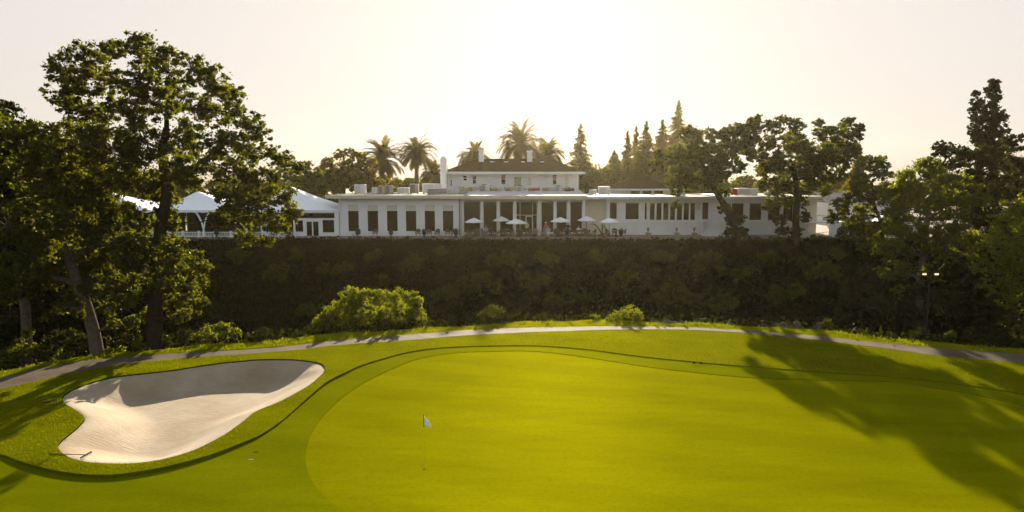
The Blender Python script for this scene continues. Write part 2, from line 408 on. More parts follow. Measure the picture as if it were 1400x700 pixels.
# the fairway carries on off-frame towards the viewer
# split triangles by region
vx = list(P[:,0]); vy = list(P[:,1]); vs_ = {k: list(SD[k]) for k in SD}
i0 = (np.arange(ny-1)[:,None]*nx+np.arange(nx-1)[None,:]).ravel()
rest = np.concatenate([np.stack([i0, i0+1, i0+nx+1],1), np.stack([i0, i0+nx+1, i0+nx],1)])
REG = {}; BORD = {}
for k in ('sand', 'green', 'fair', 'path'):
    S = np.array(vs_[k]); S = np.where(np.abs(S) < 1e-4, 1e-4, S); vs_[k] = list(S)
    T = S[rest]; neg = (T < 0).sum(1)
    inside = [tuple(t) for t in []]; keep_in = rest[neg == 3]; keep_out = rest[neg == 0]; mixed = rest[(neg > 0) & (neg < 3)]
    edge = {}; tin = []; tout = []; bord = []
    def cut(a, b_):
        key = (min(a,b_), max(a,b_))
        if key in edge: return edge[key]
        sa, sb = vs_[k][a], vs_[k][b_]; t = sa/(sa-sb)
        vx.append(vx[a]+(vx[b_]-vx[a])*t); vy.append(vy[a]+(vy[b_]-vy[a])*t)
        for q in vs_: vs_[q].append(vs_[q][a]+(vs_[q][b_]-vs_[q][a])*t)
        vs_[k][-1] = 0.0
        edge[key] = len(vx)-1; return edge[key]
    for t in mixed:
        sg = [vs_[k][i] < 0 for i in t]
        lone = 0
        for i in range(3):
            if sg[i] != sg[(i+1)%3] and sg[i] != sg[(i+2)%3]: lone = i
        a, b_, c = int(t[lone]), int(t[(lone+1)%3]), int(t[(lone+2)%3])
        ab, ac = cut(a, b_), cut(a, c)
        t1 = [(a, ab, ac)]; t2 = [(ab, b_, c), (ab, c, ac)]
        if sg[lone]: tin += t1; tout += t2; bord.append((ac, ab))
        else: tout += t1; tin += t2; bord.append((ab, ac))
    REG[k] = np.vstack([keep_in, np.array(tin, int).reshape(-1,3)])
    rest = np.vstack([keep_out, np.array(tout, int).reshape(-1,3)])
    BORD[k] = np.array(bord, int)
REG['rough'] = rest
VXY = np.stack([np.array(vx), np.array(vy)], 1)
Z0 = H0(VXY[:,0], VXY[:,1])
sandsd = sdf(VXY, poly_sand) if len(VXY) < 1 else np.array(vs_['sand'])
# sand basin: steep under the far lip, shallow from the near side
A_, B_ = poly_sand, np.roll(poly_sand, -1, axis=0)
area = .5*np.sum(A_[:,0]*B_[:,1]-B_[:,0]*A_[:,1]); dseg = B_-A_
nrm = np.stack([dseg[:,1], -dseg[:,0]], 1)*(1 if area > 0 else -1); nrm /= np.linalg.norm(nrm,axis=1)[:,None]
farseg = nrm[:,1] > .35
sm = sandsd < .5
dfar = np.full(len(VXY), 9.0); dnear = np.full(len(VXY), 9.0)
dfar[sm] = segdist(VXY[sm], A_[farseg], B_[farseg]); dnear[sm] = segdist(VXY[sm], A_[~farseg], B_[~farseg])
depth = .95*ss(dfar/1.6+.06)*ss(dnear/3.2+.03)
lip = .07*np.exp(-(np.maximum(sandsd,0)/1.3)**2)
fairsd = np.array(vs_['fair'])
ROUGH = .045+.03*np.exp(-(np.maximum(sandsd,0)/5)**2)
zr_ = Z0+ROUGH+lip+.02*fbm(VXY[:,0], VXY[:,1], 1.4, 5)*ss(fairsd/2)
Zreg = {'rough': zr_, 'fair': Z0, 'green': Z0-.02, 'path': Z0+.055, 'sand': Z0+.06+lip*.6-depth}
Zreg['sand'] = np.where(sandsd > -1e-3, np.minimum(Zreg['sand'], zr_-.07), Zreg['sand'])
names = {'sand': ('bunker_sand', 'sand'), 'green': ('putting_green', 'green_grass'), 'fair': ('fairway_collar', 'fairway_grass'), 'path': ('cart_path', 'asphalt_path'), 'rough': ('ground', 'rough_grass')}
for k, tri in REG.items():
    used, inv = np.unique(tri.ravel(), return_inverse=True)
    V = np.column_stack([VXY[used], Zreg[k][used]])
    o = np_mesh(names[k][0], V, 3, names[k][1], None, True, inv.reshape(-1,3))
    tag(o, kind='structure')
def skirt(name, b_, zt, zb, mat):
    V = []
    for a, c in b_:
        V += [(*VXY[a], zt[a]), (*VXY[c], zt[c]), (*VXY[c], zb[c]-.01), (*VXY[a], zb[a]-.01)]
    o = np_mesh(name, np.array(V), 4, mat); tag(o, kind='structure'); return o
skirt('bunker_edge', BORD['sand'], Zreg['rough'], Zreg['sand'], 'soil')
skirt('green_edge', BORD['green'], Zreg['fair'], Zreg['green'], 'fairway_grass')
skirt('fairway_edge', BORD['fair'], Zreg['rough'], Zreg['fair'], 'rough_grass')
skirt('path_edge', BORD['path'], Zreg['rough'], Zreg['path'], 'soil')
# dark ravine and hillside soil is covered by ivy; a second material on the far ground
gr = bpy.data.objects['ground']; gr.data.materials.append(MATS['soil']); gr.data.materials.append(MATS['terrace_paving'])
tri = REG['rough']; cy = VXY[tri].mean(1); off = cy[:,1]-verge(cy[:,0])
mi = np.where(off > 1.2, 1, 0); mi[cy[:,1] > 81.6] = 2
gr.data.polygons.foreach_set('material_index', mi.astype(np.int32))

# grass blades as real geometry: verge beyond the path and the mown rough
def blades(name, xy, h, w, mat, z=None, lean=.35):
    n = len(xy); z = H0(xy[:,0], xy[:,1])+.08 if z is None else z
    a = rng.uniform(0, 2*math.pi, n); h = h*rng.uniform(.5, 1.3, n)
    dx = np.cos(a)*w; dy = np.sin(a)*w
    lx = rng.normal(0, lean, n)*h; ly = rng.normal(0, lean, n)*h
    b_ = np.column_stack([xy, z])
    V = np.stack([b_+np.column_stack([dx,dy,0*dx]), b_-np.column_stack([dx,dy,0*dx]), b_+np.column_stack([lx,ly,h])], 1).reshape(-1,3)
    o = np_mesh(name, V, 3, mat); tag(o, kind='stuff'); return o
def scatter(n, x0, x1, y0, y1): return np.column_stack([rng.uniform(x0,x1,n), rng.uniform(y0,y1,n)])
q = scatter(150000, -40, 44, 33, 56); q = q[np.abs(q[:,1]-verge(q[:,0])) < 3]; t = q[:,1]-verge(q[:,0])
dens = np.where(sdf(q, poly_path[::2]) > .02, np.exp(-np.maximum(t-.3,0)/.5), 0)*(.12+.88*(fbm(q[:,0],q[:,1],1.3,9) > .15))*(t > -2)
q = q[rng.random(len(q)) < dens]
tag(blades('verge_grass', q, .15, .016, 'verge_blade'), 'uncut lit grass along the far side of the cart path', 'grass')
q = scatter(520000, -34, 44, 19, 50)
keep = (np.abs(q[:,0]) < q[:,1]*.82+1)
q = q[keep]; f = sdf(q, poly_fair[::2]); s2 = sdf(q, poly_sand[::2]); p2 = sdf(q, poly_path[::2]); t = q[:,1]-verge(q[:,0])
k2 = (f > .02) & (s2 > .03) & (p2 > .05) & (t < -1.2)
q = q[k2]; s2 = s2[k2]
zb = H0(q[:,0], q[:,1])+.035+.03*np.exp(-(s2/5)**2)+.07*np.exp(-(s2/1.3)**2)
tag(blades('rough_turf', q, .07, .012, 'rough_blade', z=zb, lean=.5), 'longer mown rough grass round the bunker and fairway', 'grass')

# ivy on the far bank
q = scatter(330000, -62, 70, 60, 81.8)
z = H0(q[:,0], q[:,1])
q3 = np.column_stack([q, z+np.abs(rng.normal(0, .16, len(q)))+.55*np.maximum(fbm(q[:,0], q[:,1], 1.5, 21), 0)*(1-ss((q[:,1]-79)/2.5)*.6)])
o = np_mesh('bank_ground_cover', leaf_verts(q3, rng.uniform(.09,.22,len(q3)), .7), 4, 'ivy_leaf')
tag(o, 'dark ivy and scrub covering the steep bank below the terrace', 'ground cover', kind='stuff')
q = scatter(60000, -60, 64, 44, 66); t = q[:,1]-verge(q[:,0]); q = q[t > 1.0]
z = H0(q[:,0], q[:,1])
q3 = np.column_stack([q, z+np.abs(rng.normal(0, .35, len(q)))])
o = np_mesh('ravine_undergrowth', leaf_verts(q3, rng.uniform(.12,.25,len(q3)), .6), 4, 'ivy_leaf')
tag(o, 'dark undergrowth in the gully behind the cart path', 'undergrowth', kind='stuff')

# ------------------------------------------------------------------ trees
def blob_leaves(blobs, dens, lsize, sub=1.0, flat=.7, drape=0):
    Cs = []; subs = []
    for (x, y, z, r) in blobs:
        ns = max(4, int(24*sub))
        d = rng.normal(size=(ns,3)); d /= np.linalg.norm(d,axis=1)[:,None]
        c = np.array([x,y,z])+d*(rng.uniform(.15,1.0,ns)**.55)[:,None]*r*1.12*np.array([1,1,.85])
        rc = r*rng.uniform(.14,.42,ns)
        nl = np.maximum(6, (dens*rc**2*12).astype(int))
        cc = np.repeat(c, nl, 0); rr = np.repeat(rc, nl)
        g = rng.normal(size=(len(cc),3)); g /= np.linalg.norm(g,axis=1)[:,None]
        g *= np.abs(rng.normal(.25,.5,len(cc)))[:,None]
        pt_ = cc+g*rr[:,None]*np.array([1,1,flat])
        if drape: pt_[:,2] -= np.abs(rng.normal(0, drape, len(pt_)))*rr
        Cs.append(pt_); subs.append(np.column_stack([c, np.full(ns, x), np.full(ns, y), np.full(ns, z)]))
    return np.vstack(Cs), np.vstack(subs)
def skeleton(mb, trunk, rads, blobs, subs, rtip=.035, twig=.012, n=7):
    """trunk polyline with radii; every leaf mass hangs on a limb that grows out of the nearest lower limb"""
    mb.tube(trunk, rads, 10)
    nodes = [Vector(p) for p in trunk]; nr = list(rads)
    ref = Vector(trunk[0])
    order = sorted(blobs, key=lambda b_: (Vector(b_[:3])-Vector(trunk[-1])).length)
    for (x, y, z, r) in order:
        t = Vector((x, y, z)); best = None
        for i, p in enumerate(nodes):
            if i == 0 and len(nodes) > 1: continue
            d = (t-p).length; pen = max(0, p.z-t.z)*1.5
            if d < r*.3: pen += 2*r
            sc_ = d+pen
            if best is None or sc_ < best[0]: best = (sc_, i)
        i = best[1]; a = nodes[i]; L = (t-a).length
        r0 = min(nr[i]*.72, .05+L*.04+.02); r1 = min(rtip, r0*.5); k = max(3, int(L/1.0)+2)
        pts = []; rr = []
        off = Vector((random.uniform(-1,1), random.uniform(-1,1), random.uniform(-.2,1)))*L*.13
        for j in range(k+1):
            s = j/k; p = a.lerp(t, s)+off*math.sin(math.pi*s)+Vector((random.gauss(0,1),random.gauss(0,1),random.gauss(0,1)))*L*.018*(0 < j < k)
            pts.append(p); rr.append(r0+(r1-r0)*s)
        mb.tube(pts, rr, n, False)
        for p, q_ in list(zip(pts, rr))[1:]: nodes.append(p); nr.append(q_)
    for s in subs:
        a = Vector(s[3:6]); c = Vector(s[0:3])
        mb.tube([a, a.lerp(c,.5)+Vector((0,0,.05*(c-a).length)), c], [twig*1.6, twig*1.2, twig*.6], 3, False)
def tree(name, label, cat, base, trunk_px, Y, r0, blobs_px, leaf, bark='bark', dens=30, lsize=.15, sub=1.0, dy=2.2, group=None, flat=.7, drape=0, rtop=None, zbase=None, elong=.55):
    tr = []
    for i, (px, py) in enumerate(trunk_px):
        x, z = W(px, py, Y); tr.append((x, Y, z))
    zb = Hs(tr[0][0], Y)-.25 if zbase is None else zbase
    tr = [(tr[0][0], Y, zb)]+[p for p in tr[1:] if p[2] > zb+.3]
    if len(tr) < 2: tr.append((tr[0][0], Y, zb+1))
    # smooth the trunk
    tr = [tuple(p) for p in catmull(tr, 4, False)]+[tr[-1]]
    rt = rtop or r0*.55
    rads = [r0+(rt-r0)*(i/(len(tr)-1))+r0*.35*math.exp(-i*1.2) for i in range(len(tr))]
    bl = []
    for b_ in blobs_px:
        px, py, r = b_[:3]; yy = Y+(b_[3] if len(b_) > 3 else random.uniform(-dy, dy))
        x, z = W(px, py, yy); bl.append((x, yy, z, max(.3, r*PS(Y))))
    o = thing(name, label, cat, (tr[0][0], Y, zb), group)
    L, subs = blob_leaves(bl, dens, lsize, sub, flat, drape)
    mb = MB(); skeleton(mb, tr, rads, bl, subs)
    mk('trunk', mb, bark, o, True)
    np_mesh('crown', leaf_verts(L, lsize*rng.uniform(.6,1.3,len(L)), elong), 4, leaf, o)
    return o
def hit(px, py):
    d = ray(px, py); t = np.linspace(50, 84, 700)/d[1]
    zz = CAMZ+d[2]*t; h = H0(d[0]*t, d[1]*t); k = np.argmax(zz < h)
    return float(d[1]*t[k]) if (zz < h).any() else 80.0
def shrub(name, label, px, py, rpx, Y, leaf='lit_leaf', blobs=None, dens=60, lsize=.09, group=None, drape=0, up=None, cat='shrub', zb=None, stalk=.02, elong=.5):
    bl = []
    if name == 'bank_shrub': Y = hit(px, py+rpx*.3)-.5
    for (bx, by, r) in (blobs or [(px, py, rpx)]):
        yy = Y+random.uniform(-.6,.6); x, z = W(bx, by, yy); bl.append((x, yy, z, r*PS(Y)))
    x = sum(b_[0] for b_ in bl)/len(bl); zb = Hs(x, Y) if zb is None else zb
    o = thing(name, label, cat, (x, Y, zb), group)
    L, subs = blob_leaves(bl, dens, lsize, 1.6, .85, drape)
    mb = MB()
    for b_ in bl:
        mb.tube([(x+random.uniform(-.2,.2), Y, zb-.05), (b_[0], b_[1], min(b_[2], zb+.2+abs(b_[2]-zb)*.5)), b_[:3]], [stalk*1.5, stalk, stalk*.5], 5, False)
    for s in subs[::2]: mb.tube([s[3:6], s[0:3]], [.012, .006], 3, False)
    mk('stem', mb, 'bark', o)
    np_mesh('foliage', leaf_verts(L, lsize*rng.uniform(.6,1.3,len(L)), elong, up), 4, leaf, o)
    return o

OAK = [(90,95,22),(118,76,22),(150,70,20),(186,64,20),(214,76,22),(84,130,20),(115,118,24),(150,112,22),(185,108,26),(232,100,22),(262,93,20),(290,112,22),(312,128,20),(252,132,26),(208,142,28),(170,150,28),(120,160,30),(290,152,28),(330,160,22),(352,182,20),(340,205,22),(300,195,30),(250,190,32),(200,195,36),(150,205,38),(100,200,38),(375,212,16),(392,222,13),(406,228,9),(320,235,26),(355,250,26),(382,270,20),(398,292,14),(350,285,24),(318,268,22),(255,240,32),(210,250,38),(150,250,40),(95,250,40),(225,300,22),(150,305,34),(110,310,40),(375,305,18),(150,350,34),(240,345,24),(262,362,20),(252,392,24),(264,415,18),(232,410,20),(245,432,14),(275,385,12),(225,375,22),(190,345,30),(110,365,38),(190,300,18),(205,385,22),(170,400,24), (335,325,14),(365,330,10),(300,300,14),(318,286,16),(345,300,14),(185,325,20),(170,290,16),(222,330,18),(130,385,22),(205,430,14),(180,440,12)]
tree('oak_tree', 'tallest oak, its wide open crown above the left end of the cart path', 'tree', None, [(210,478),(212,420),(214,360),(220,310),(228,260),(222,215),(228,175)], 44, .52, OAK, 'oak_leaf', dens=40, lsize=.115, sub=1.6, dy=4.2, rtop=.22)
tree('leaning_tree', 'leaning tree with a thick slanting grey trunk at the path edge', 'tree', None, [(134,484),(128,455),(115,410),(100,370),(80,320),(60,260)], 43, .42,
     [(50,200,34),(20,180,30),(75,230,34),(165,330,24),(180,355,22),(95,420,18),(15,240,44),(60,290,44),(10,310,44),(95,300,34),(50,350,40),(15,385,40),(90,385,26),(70,190,24),(120,350,26),(40,225,34),(148,420,13),(155,445,10),(140,400,14),(125,395,14)], 'oak_leaf', 'pale_bark', dens=36, lsize=.12, sub=1.3, dy=2.5, rtop=.25)
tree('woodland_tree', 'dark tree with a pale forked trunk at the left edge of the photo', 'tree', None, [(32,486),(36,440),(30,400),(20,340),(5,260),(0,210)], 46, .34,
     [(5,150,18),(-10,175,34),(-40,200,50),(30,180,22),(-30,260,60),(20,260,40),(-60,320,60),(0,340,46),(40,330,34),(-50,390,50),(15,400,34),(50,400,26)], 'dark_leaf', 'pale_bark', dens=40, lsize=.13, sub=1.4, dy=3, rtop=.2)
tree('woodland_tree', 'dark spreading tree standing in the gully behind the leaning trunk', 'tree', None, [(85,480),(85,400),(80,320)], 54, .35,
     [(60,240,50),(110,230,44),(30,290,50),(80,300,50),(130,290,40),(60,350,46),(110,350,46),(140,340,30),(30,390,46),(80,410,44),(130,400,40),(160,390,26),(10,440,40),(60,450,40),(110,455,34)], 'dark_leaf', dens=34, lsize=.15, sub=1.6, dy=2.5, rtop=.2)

# two oaks on the terrace edge
tree('terrace_oak', 'leaning oak with drooping foliage on the terrace edge before the long clubhouse wing', 'tree', None, [(1008,332),(1004,310),(990,280),(975,255),(965,230)], 80.8, .44,
     [(905,212,11),(922,212,14),(948,190,15),(940,180,11),(972,205,17),(990,190,14),(896,226,9),(958,228,20),(930,236,17),(925,262,8),(926,280,6),(984,238,15),(1000,212,15),(1010,178,12),(1028,172,10),(918,250,9),(945,250,15),(990,262,9),(1012,300,8),(1003,302,10),(1018,200,12),(1012,230,9),(952,210,16),(936,208,14),(972,184,10),(1018,186,12),(1000,196,12),(985,222,14),(968,245,14),(940,225,14),(996,180,10),(1026,210,11),(992,285,9),(1016,318,8),(998,318,8)], 'oak_leaf', dens=26, lsize=.16, sub=1.8, dy=2.5, rtop=.3)
tree('terrace_oak', 'upright oak with a broad flat-topped crown at the right end of the clubhouse', 'tree', None, [(1090,332),(1088,305),(1089,280),(1088,255),(1086,230)], 80.8, .42,
     [(1035,168,12),(1058,172,13),(1074,164,8),(1090,172,10),(1080,192,16),(1050,196,14),(1100,208,18),(1124,182,12),(1120,168,7),(1158,170,11),(1145,183,15),(1168,186,10),(1174,176,8),(1135,212,19),(1160,212,13),(1055,230,17),(1085,236,20),(1112,242,18),(1148,238,13),(1044,252,10),(1062,262,13),(1128,262,8),(1054,282,12),(1066,300,10),(1070,315,8),(1100,296,8),(1040,215,12),(1098,262,10),(1160,200,12),(1108,225,16),(1090,316,8),(1042,232,10),(1075,275,9),(1066,215,14),(1118,222,16),(1140,198,13),(1090,196,14),(1028,188,12),(1152,222,12),(1130,245,12),(1095,275,10),(1072,252,14),(1168,205,10)], 'oak_leaf', dens=26, lsize=.16, sub=1.8, dy=3, rtop=.3)

# right-hand woods
tree('slender_tree', 'loose airy tree beside the right end of the white deck', 'tree', None, [(1218,340),(1205,310),(1195,280),(1192,250)], 74, .22,
     [(1190,222,12),(1205,236,14),(1176,248,13),(1214,262,14),(1166,268,11),(1150,282,14),(1180,292,15),(1203,308,13),(1138,298,9),(1160,312,12),(1178,330,14),(1200,328,14),(1150,320,9),(1168,255,9),(1188,272,12),(1195,260,12),(1185,318,12),(1160,300,10),(1206,222,10)], 'willow_leaf', dens=26, lsize=.15, sub=1.6, dy=2, rtop=.12)
tree('willow_tree', 'broad pale green tree rising behind the lit lamp post', 'tree', None, [(1262,460),(1258,400),(1262,350),(1268,300)], 60, .4,
     [(1270,232,22),(1242,252,24),(1300,248,22),(1265,280,32),(1222,285,22),(1310,288,26),(1240,325,28),(1290,332,30),(1212,340,18),(1226,372,18),(1318,330,24),(1205,375,12),(1232,398,12),(1330,270,18),(1216,262,14),(1280,370,20)], 'willow_leaf', 'pale_bark', dens=30, lsize=.13, sub=1.5, dy=3, rtop=.2)
tree('poplar_tree', 'tall narrow twin-topped tree above the right-hand woods', 'tree', None, [(1358,420),(1357,300),(1356,200),(1358,125)], 88, .35,
     [(1358,112,6),(1356,122,8),(1360,134,10),(1352,146,11),(1364,156,12),(1350,166,12),(1362,178,14),(1346,190,14),(1370,196,12),(1334,128,5),(1335,140,7),(1333,152,8),(1336,166,9),(1331,178,9),(1338,190,10),(1345,210,18),(1370,220,20)], 'dark_leaf', dens=30, lsize=.2, sub=1.4, dy=.8, rtop=.1)
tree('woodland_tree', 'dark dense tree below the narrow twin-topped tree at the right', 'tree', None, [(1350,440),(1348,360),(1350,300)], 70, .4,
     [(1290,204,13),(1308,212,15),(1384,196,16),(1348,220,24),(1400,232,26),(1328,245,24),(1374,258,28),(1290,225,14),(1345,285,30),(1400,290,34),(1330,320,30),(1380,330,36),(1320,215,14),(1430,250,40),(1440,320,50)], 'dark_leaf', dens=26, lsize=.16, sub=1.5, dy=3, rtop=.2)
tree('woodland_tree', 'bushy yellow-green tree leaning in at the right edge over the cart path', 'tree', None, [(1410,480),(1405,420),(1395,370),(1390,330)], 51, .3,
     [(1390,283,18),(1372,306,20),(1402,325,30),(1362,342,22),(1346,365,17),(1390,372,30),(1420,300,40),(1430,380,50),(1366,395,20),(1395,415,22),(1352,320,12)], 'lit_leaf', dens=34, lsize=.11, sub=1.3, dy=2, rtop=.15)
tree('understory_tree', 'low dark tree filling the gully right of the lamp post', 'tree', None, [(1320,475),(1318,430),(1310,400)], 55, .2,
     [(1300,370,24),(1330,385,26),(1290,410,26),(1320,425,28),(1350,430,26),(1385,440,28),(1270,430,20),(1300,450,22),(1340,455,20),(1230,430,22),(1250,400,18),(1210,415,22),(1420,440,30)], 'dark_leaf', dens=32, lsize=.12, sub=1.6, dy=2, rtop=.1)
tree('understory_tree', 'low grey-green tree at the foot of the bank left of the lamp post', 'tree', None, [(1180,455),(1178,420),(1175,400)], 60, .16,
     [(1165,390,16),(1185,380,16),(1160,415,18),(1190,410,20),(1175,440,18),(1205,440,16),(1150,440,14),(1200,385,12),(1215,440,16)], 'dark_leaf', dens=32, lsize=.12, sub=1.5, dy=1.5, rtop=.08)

# shrubs along the path
shrub('large_shrub', 'large bright green shrub by the path below the left clubhouse wing', 500, 420, 40, 52.5, 'lit_leaf',
      [(478,404,12),(480,396,7),(492,404,10),(470,420,16),(500,414,17),(518,406,11),(528,403,7),(540,408,12),(556,406,9),(566,402,6),(568,412,9),(460,434,18),(440,446,16),(490,436,22),(520,436,22),(550,430,20),(570,430,12),(426,455,12),(580,440,9),(505,400,7),(545,398,6),(450,425,10)], dens=80, lsize=.08, up=.15)
shrub('shrub', 'small leafy shrub just right of the large bright shrub', 672, 430, 14, 52, 'willow_leaf', [(665,432,10),(680,428,10),(674,422,7),(690,436,7),(658,440,7)], dens=60, lsize=.08)
shrub('clipped_shrub', 'rounded lit shrub with two humps beside the middle of the path', 858, 430, 14, 51.6, 'lit_leaf', [(842,432,9),(852,430,9),(866,427,11),(872,432,8),(834,436,6)], dens=100, lsize=.05, drape=0)
shrub('clipped_shrub', 'smaller round shrub left of the two-humped shrub', 813, 434, 7, 51.6, 'lit_leaf', [(812,435,6),(818,436,5)], dens=100, lsize=.05)
shrub('shrub', 'dark tufted shrub standing between the path boulders and the right-hand woods', 1126, 444, 9, 49.3, 'willow_leaf', [(1120,446,7),(1130,442,8),(1138,448,6)], dens=60, lsize=.08, up=.5)
shrub('bank_shrub', 'round pale-flowering shrub halfway up the dark bank', 968, 360, 20, 74, 'bank_leaf', [(960,356,12),(976,354,12),(968,366,14),(956,370,10),(982,368,10)], dens=40, lsize=.11)
shrub('bank_shrub', 'low spreading shrub on the bank left of the pale-flowering shrub', 920, 400, 20, 69, 'bank_leaf', [(905,400,13),(925,396,14),(938,408,12),(915,414,12)], dens=34, lsize=.12)
shrub('bank_shrub', 'dull green shrub on the bank above the small leafy shrub', 650, 385, 20, 70, 'bank_leaf', [(640,388,14),(660,380,14),(675,394,12),(650,400,14)], dens=34, lsize=.12)
shrub('bank_shrub', 'dull brown-green shrub high on the bank below the patio', 690, 355, 18, 74, 'bank_leaf', [(676,358,12),(694,352,11),(704,366,10)], dens=30, lsize=.13)
shrub('bank_shrub', 'wide scrubby shrub at the foot of the bank behind the round shrubs', 780, 405, 22, 66, 'bank_leaf', [(755,412,14),(780,405,15),(805,412,13),(765,425,12),(800,425,12)], dens=30, lsize=.12)
shrub('bank_shrub', 'tall thin shrub against the bank above the large bright shrub', 522, 380, 10, 62, 'bank_leaf', [(520,392,9),(523,378,6),(530,402,10)], dens=30, lsize=.12)
shrub('shrub', 'dim shrub under the tallest oak beside its trunk', 300, 452, 20, 45, 'willow_leaf', [(285,455,12),(305,450,14),(320,458,11),(295,464,11),(270,462,9)], dens=60, lsize=.09)
shrub('shrub', 'low dim shrub between the tallest oak and the large bright shrub', 355, 460, 18, 46, 'dark_leaf', [(345,462,9),(362,458,11),(380,464,9)], dens=60, lsize=.09)
shrub('shrub', 'lit weedy shrub at the foot of the tallest oak', 172, 478, 12, 42.6, 'lit_leaf', [(150,480,7),(165,478,6),(188,470,7),(195,474,6)], dens=60, lsize=.08)
shrub('shrub', 'ivy shrub round the base of the pale forked trunk', 40, 470, 20, 44.6, 'willow_leaf', [(38,455,8),(30,475,14),(50,480,12),(10,490,16),(70,485,12),(90,488,10)], dens=55, lsize=.09)
shrub('shrub', 'dark shrub behind the leaning grey trunk', 105, 470, 20, 46, 'dark_leaf', [(100,462,16),(120,470,14),(80,466,16),(150,470,14),(180,462,14),(235,466,14),(255,460,12)], dens=50, lsize=.1)
shrub('shrub', 'scraggly shrub with pale stems beside the lamp post', 1255, 458, 12, 47.2, 'willow_leaf', [(1248,458,9),(1262,455,9),(1300,460,10),(1238,462,6),(1285,462,7)], dens=40, lsize=.08)
shrub('shrub', 'dark low shrub under the trees at the right edge by the path', 1370, 468, 15, 47.5, 'dark_leaf', [(1335,464,12),(1360,466,12),(1385,470,12),(1405,474,12),(1320,466,8)], dens=45, lsize=.09)
for i, (px, py, r, lab) in enumerate([(480,330,4,'weedy plant at the terrace lip below the second arched urn'),(440,331,5,'leafy plant at the terrace lip in front of the tent door'),(418,332,4,'small leafy plant at the terrace lip left of the tent door'),(1112,326,5,'low plant beside the deck ramp')]):
    shrub('terrace_plant', lab, px, py-1, r, 82.0, 'willow_leaf', dens=50, lsize=.1, cat='plant', zb=3.72)

for px, py, r, Y, lab in ((1150,300,9,89,'dark hedge bush just beyond the right end of the white deck'),(1168,304,9,87,'dark bush between the deck and the blue van'),(1185,309,8,86,'low bush in front of the blue van'),(1222,300,12,84,'bush at the right end of the terrace behind the pale green tree')):
    shrub('hedge_bush', lab, px, py, r, Y, 'bank_leaf', [(px-r*.5,py,r*.8),(px+r*.5,py+2,r*.8),(px,py+r*.8,r),(px+r*.7,py+r*1.5,r*.8),(px-r*.7,py+r*1.5,r*.8)], dens=34, lsize=.14, zb=3.75)
BK = [(330,350,12,79,'left end of the bank under the railing'),(372,372,16,74,'bank right of the tallest oak'),(410,348,12,79,'bank just below the tent doors'),(455,365,16,76,'bank above the left end of the large shrub'),(505,348,11,79.5,'bank below the second wing window'),(560,362,15,76,'bank below the fourth wing window'),
      (602,345,10,80,'bank lip below the fifth wing window'),(610,400,18,69,'bank right of the large shrub'),(740,352,12,79,'bank below the person in the straw hat'),(735,385,16,72,'middle of the bank under the patio'),(820,350,12,79,'bank below the rightmost umbrella'),(850,378,16,73,'bank above the two-humped clipped shrub'),
      (900,352,12,78.5,'bank below the first stone pedestal'),(1010,375,16,74,'bank below the leaning oak'),(1050,352,12,79,'bank between the two terrace oaks'),(1070,400,18,69,'lower bank above the squarish boulder'),(1120,370,16,75,'bank below the deck'),(1150,345,11,80,'bank lip below the pipe rail'),(430,420,14,64,'foot of the bank behind the left of the large shrub'),(990,415,16,66,'foot of the bank left of the lower boulders')]
for i, (px, py, r, Y, lab) in enumerate(BK):
    shrub('bank_shrub', 'dim %s shrub on the %s' % (('round','scrubby','low','straggly')[i % 4], lab), px, py, r, Y, 'bank_leaf', [(px+random.uniform(-1.2,1.2)*r, py+random.uniform(-.3,.5)*r, r*random.uniform(.45,.8)) for _ in range(5)], dens=30, lsize=.13)
LIP = [(365,327,4),(398,327,3),(452,328,3),(498,328,3),(522,328,2.5),(560,328,3),(596,328,2.5),(640,328,3),(990,330,5),(1030,330,5),(1060,330,4),(1130,328,4)]
for i, (px, py, r) in enumerate(LIP):
    nm = ['under the middle tent railing','under the blue panel','left of the tent doors','between the first two arched urns','between the second and third wing windows','between the third and fourth wing windows','below the fifth wing window','at the corner of the glass section','right of the stairs','below the two wide windows','left of the broad oak','at the foot of the ramp'][i]
    shrub('lip_plant', 'small dark weed clump on the terrace lip '+nm, px, py-2, r*1.2, 81.6, 'bank_leaf', [(px-r*1.2,py-2,r*1.2),(px+r,py-1,r*1.1),(px+2.4*r,py+1,r*1.3),(px-2.6*r,py+1,r)], dens=60, lsize=.09, cat='plant', zb=3.3)
# rocks
def rock(px, py, w, h, Y, label):
    x, z = W(px, py, Y); zb = Hs(x, Y)
    mb = MB(); wr, hr = w*PS(Y)*.5, h*PS(Y)
    mb.ball((0,0,0), 1, 12)
    vs = []
    s = random.uniform(0, 9)
    for a, b_, c in mb.v:
        k = 1+.16*math.sin(3*a+s)+.12*math.sin(4*b_+2*c+s)+.08*math.sin(9*a*b_+s)
        vs.append((a*k*wr, b_*k*wr*.7, max(-.2, c)*k*hr*.9+.05*math.sin(5*a+s)))
    mb.v = [(x+a, Y+b_, zb+c) for a, b_, c in vs]
    o = mk('boulder', mb, 'rock', None, False, loc=(x, Y, zb)); tag(o, label, 'rock', 'boulders along the cart path')
for a in [(914,440,26,6,51.0,'flat pale boulder right of the two-humped shrub'),(935,442,10,5,50.8,'small boulder just right of the flat pale boulder'),(895,441,12,5,51,'small dark boulder left of the flat pale boulder'),(1000,444,18,5,50.5,'low boulder half sunk in the verge grass midway along the path'),(1068,447,20,9,49.6,'squarish boulder at the head of the long tree shadows'),(1089,449,18,10,49.4,'tall rounded boulder between two others beside the path'),(1116,452,15,9,49.0,'dark boulder in front of the tufted shrub'),(1145,454,14,5,48.8,'low flat boulder at the right end of the row of rocks'),(1040,446,10,4,49.9,'little boulder in lit grass left of the squarish one')]:
    rock(*a)

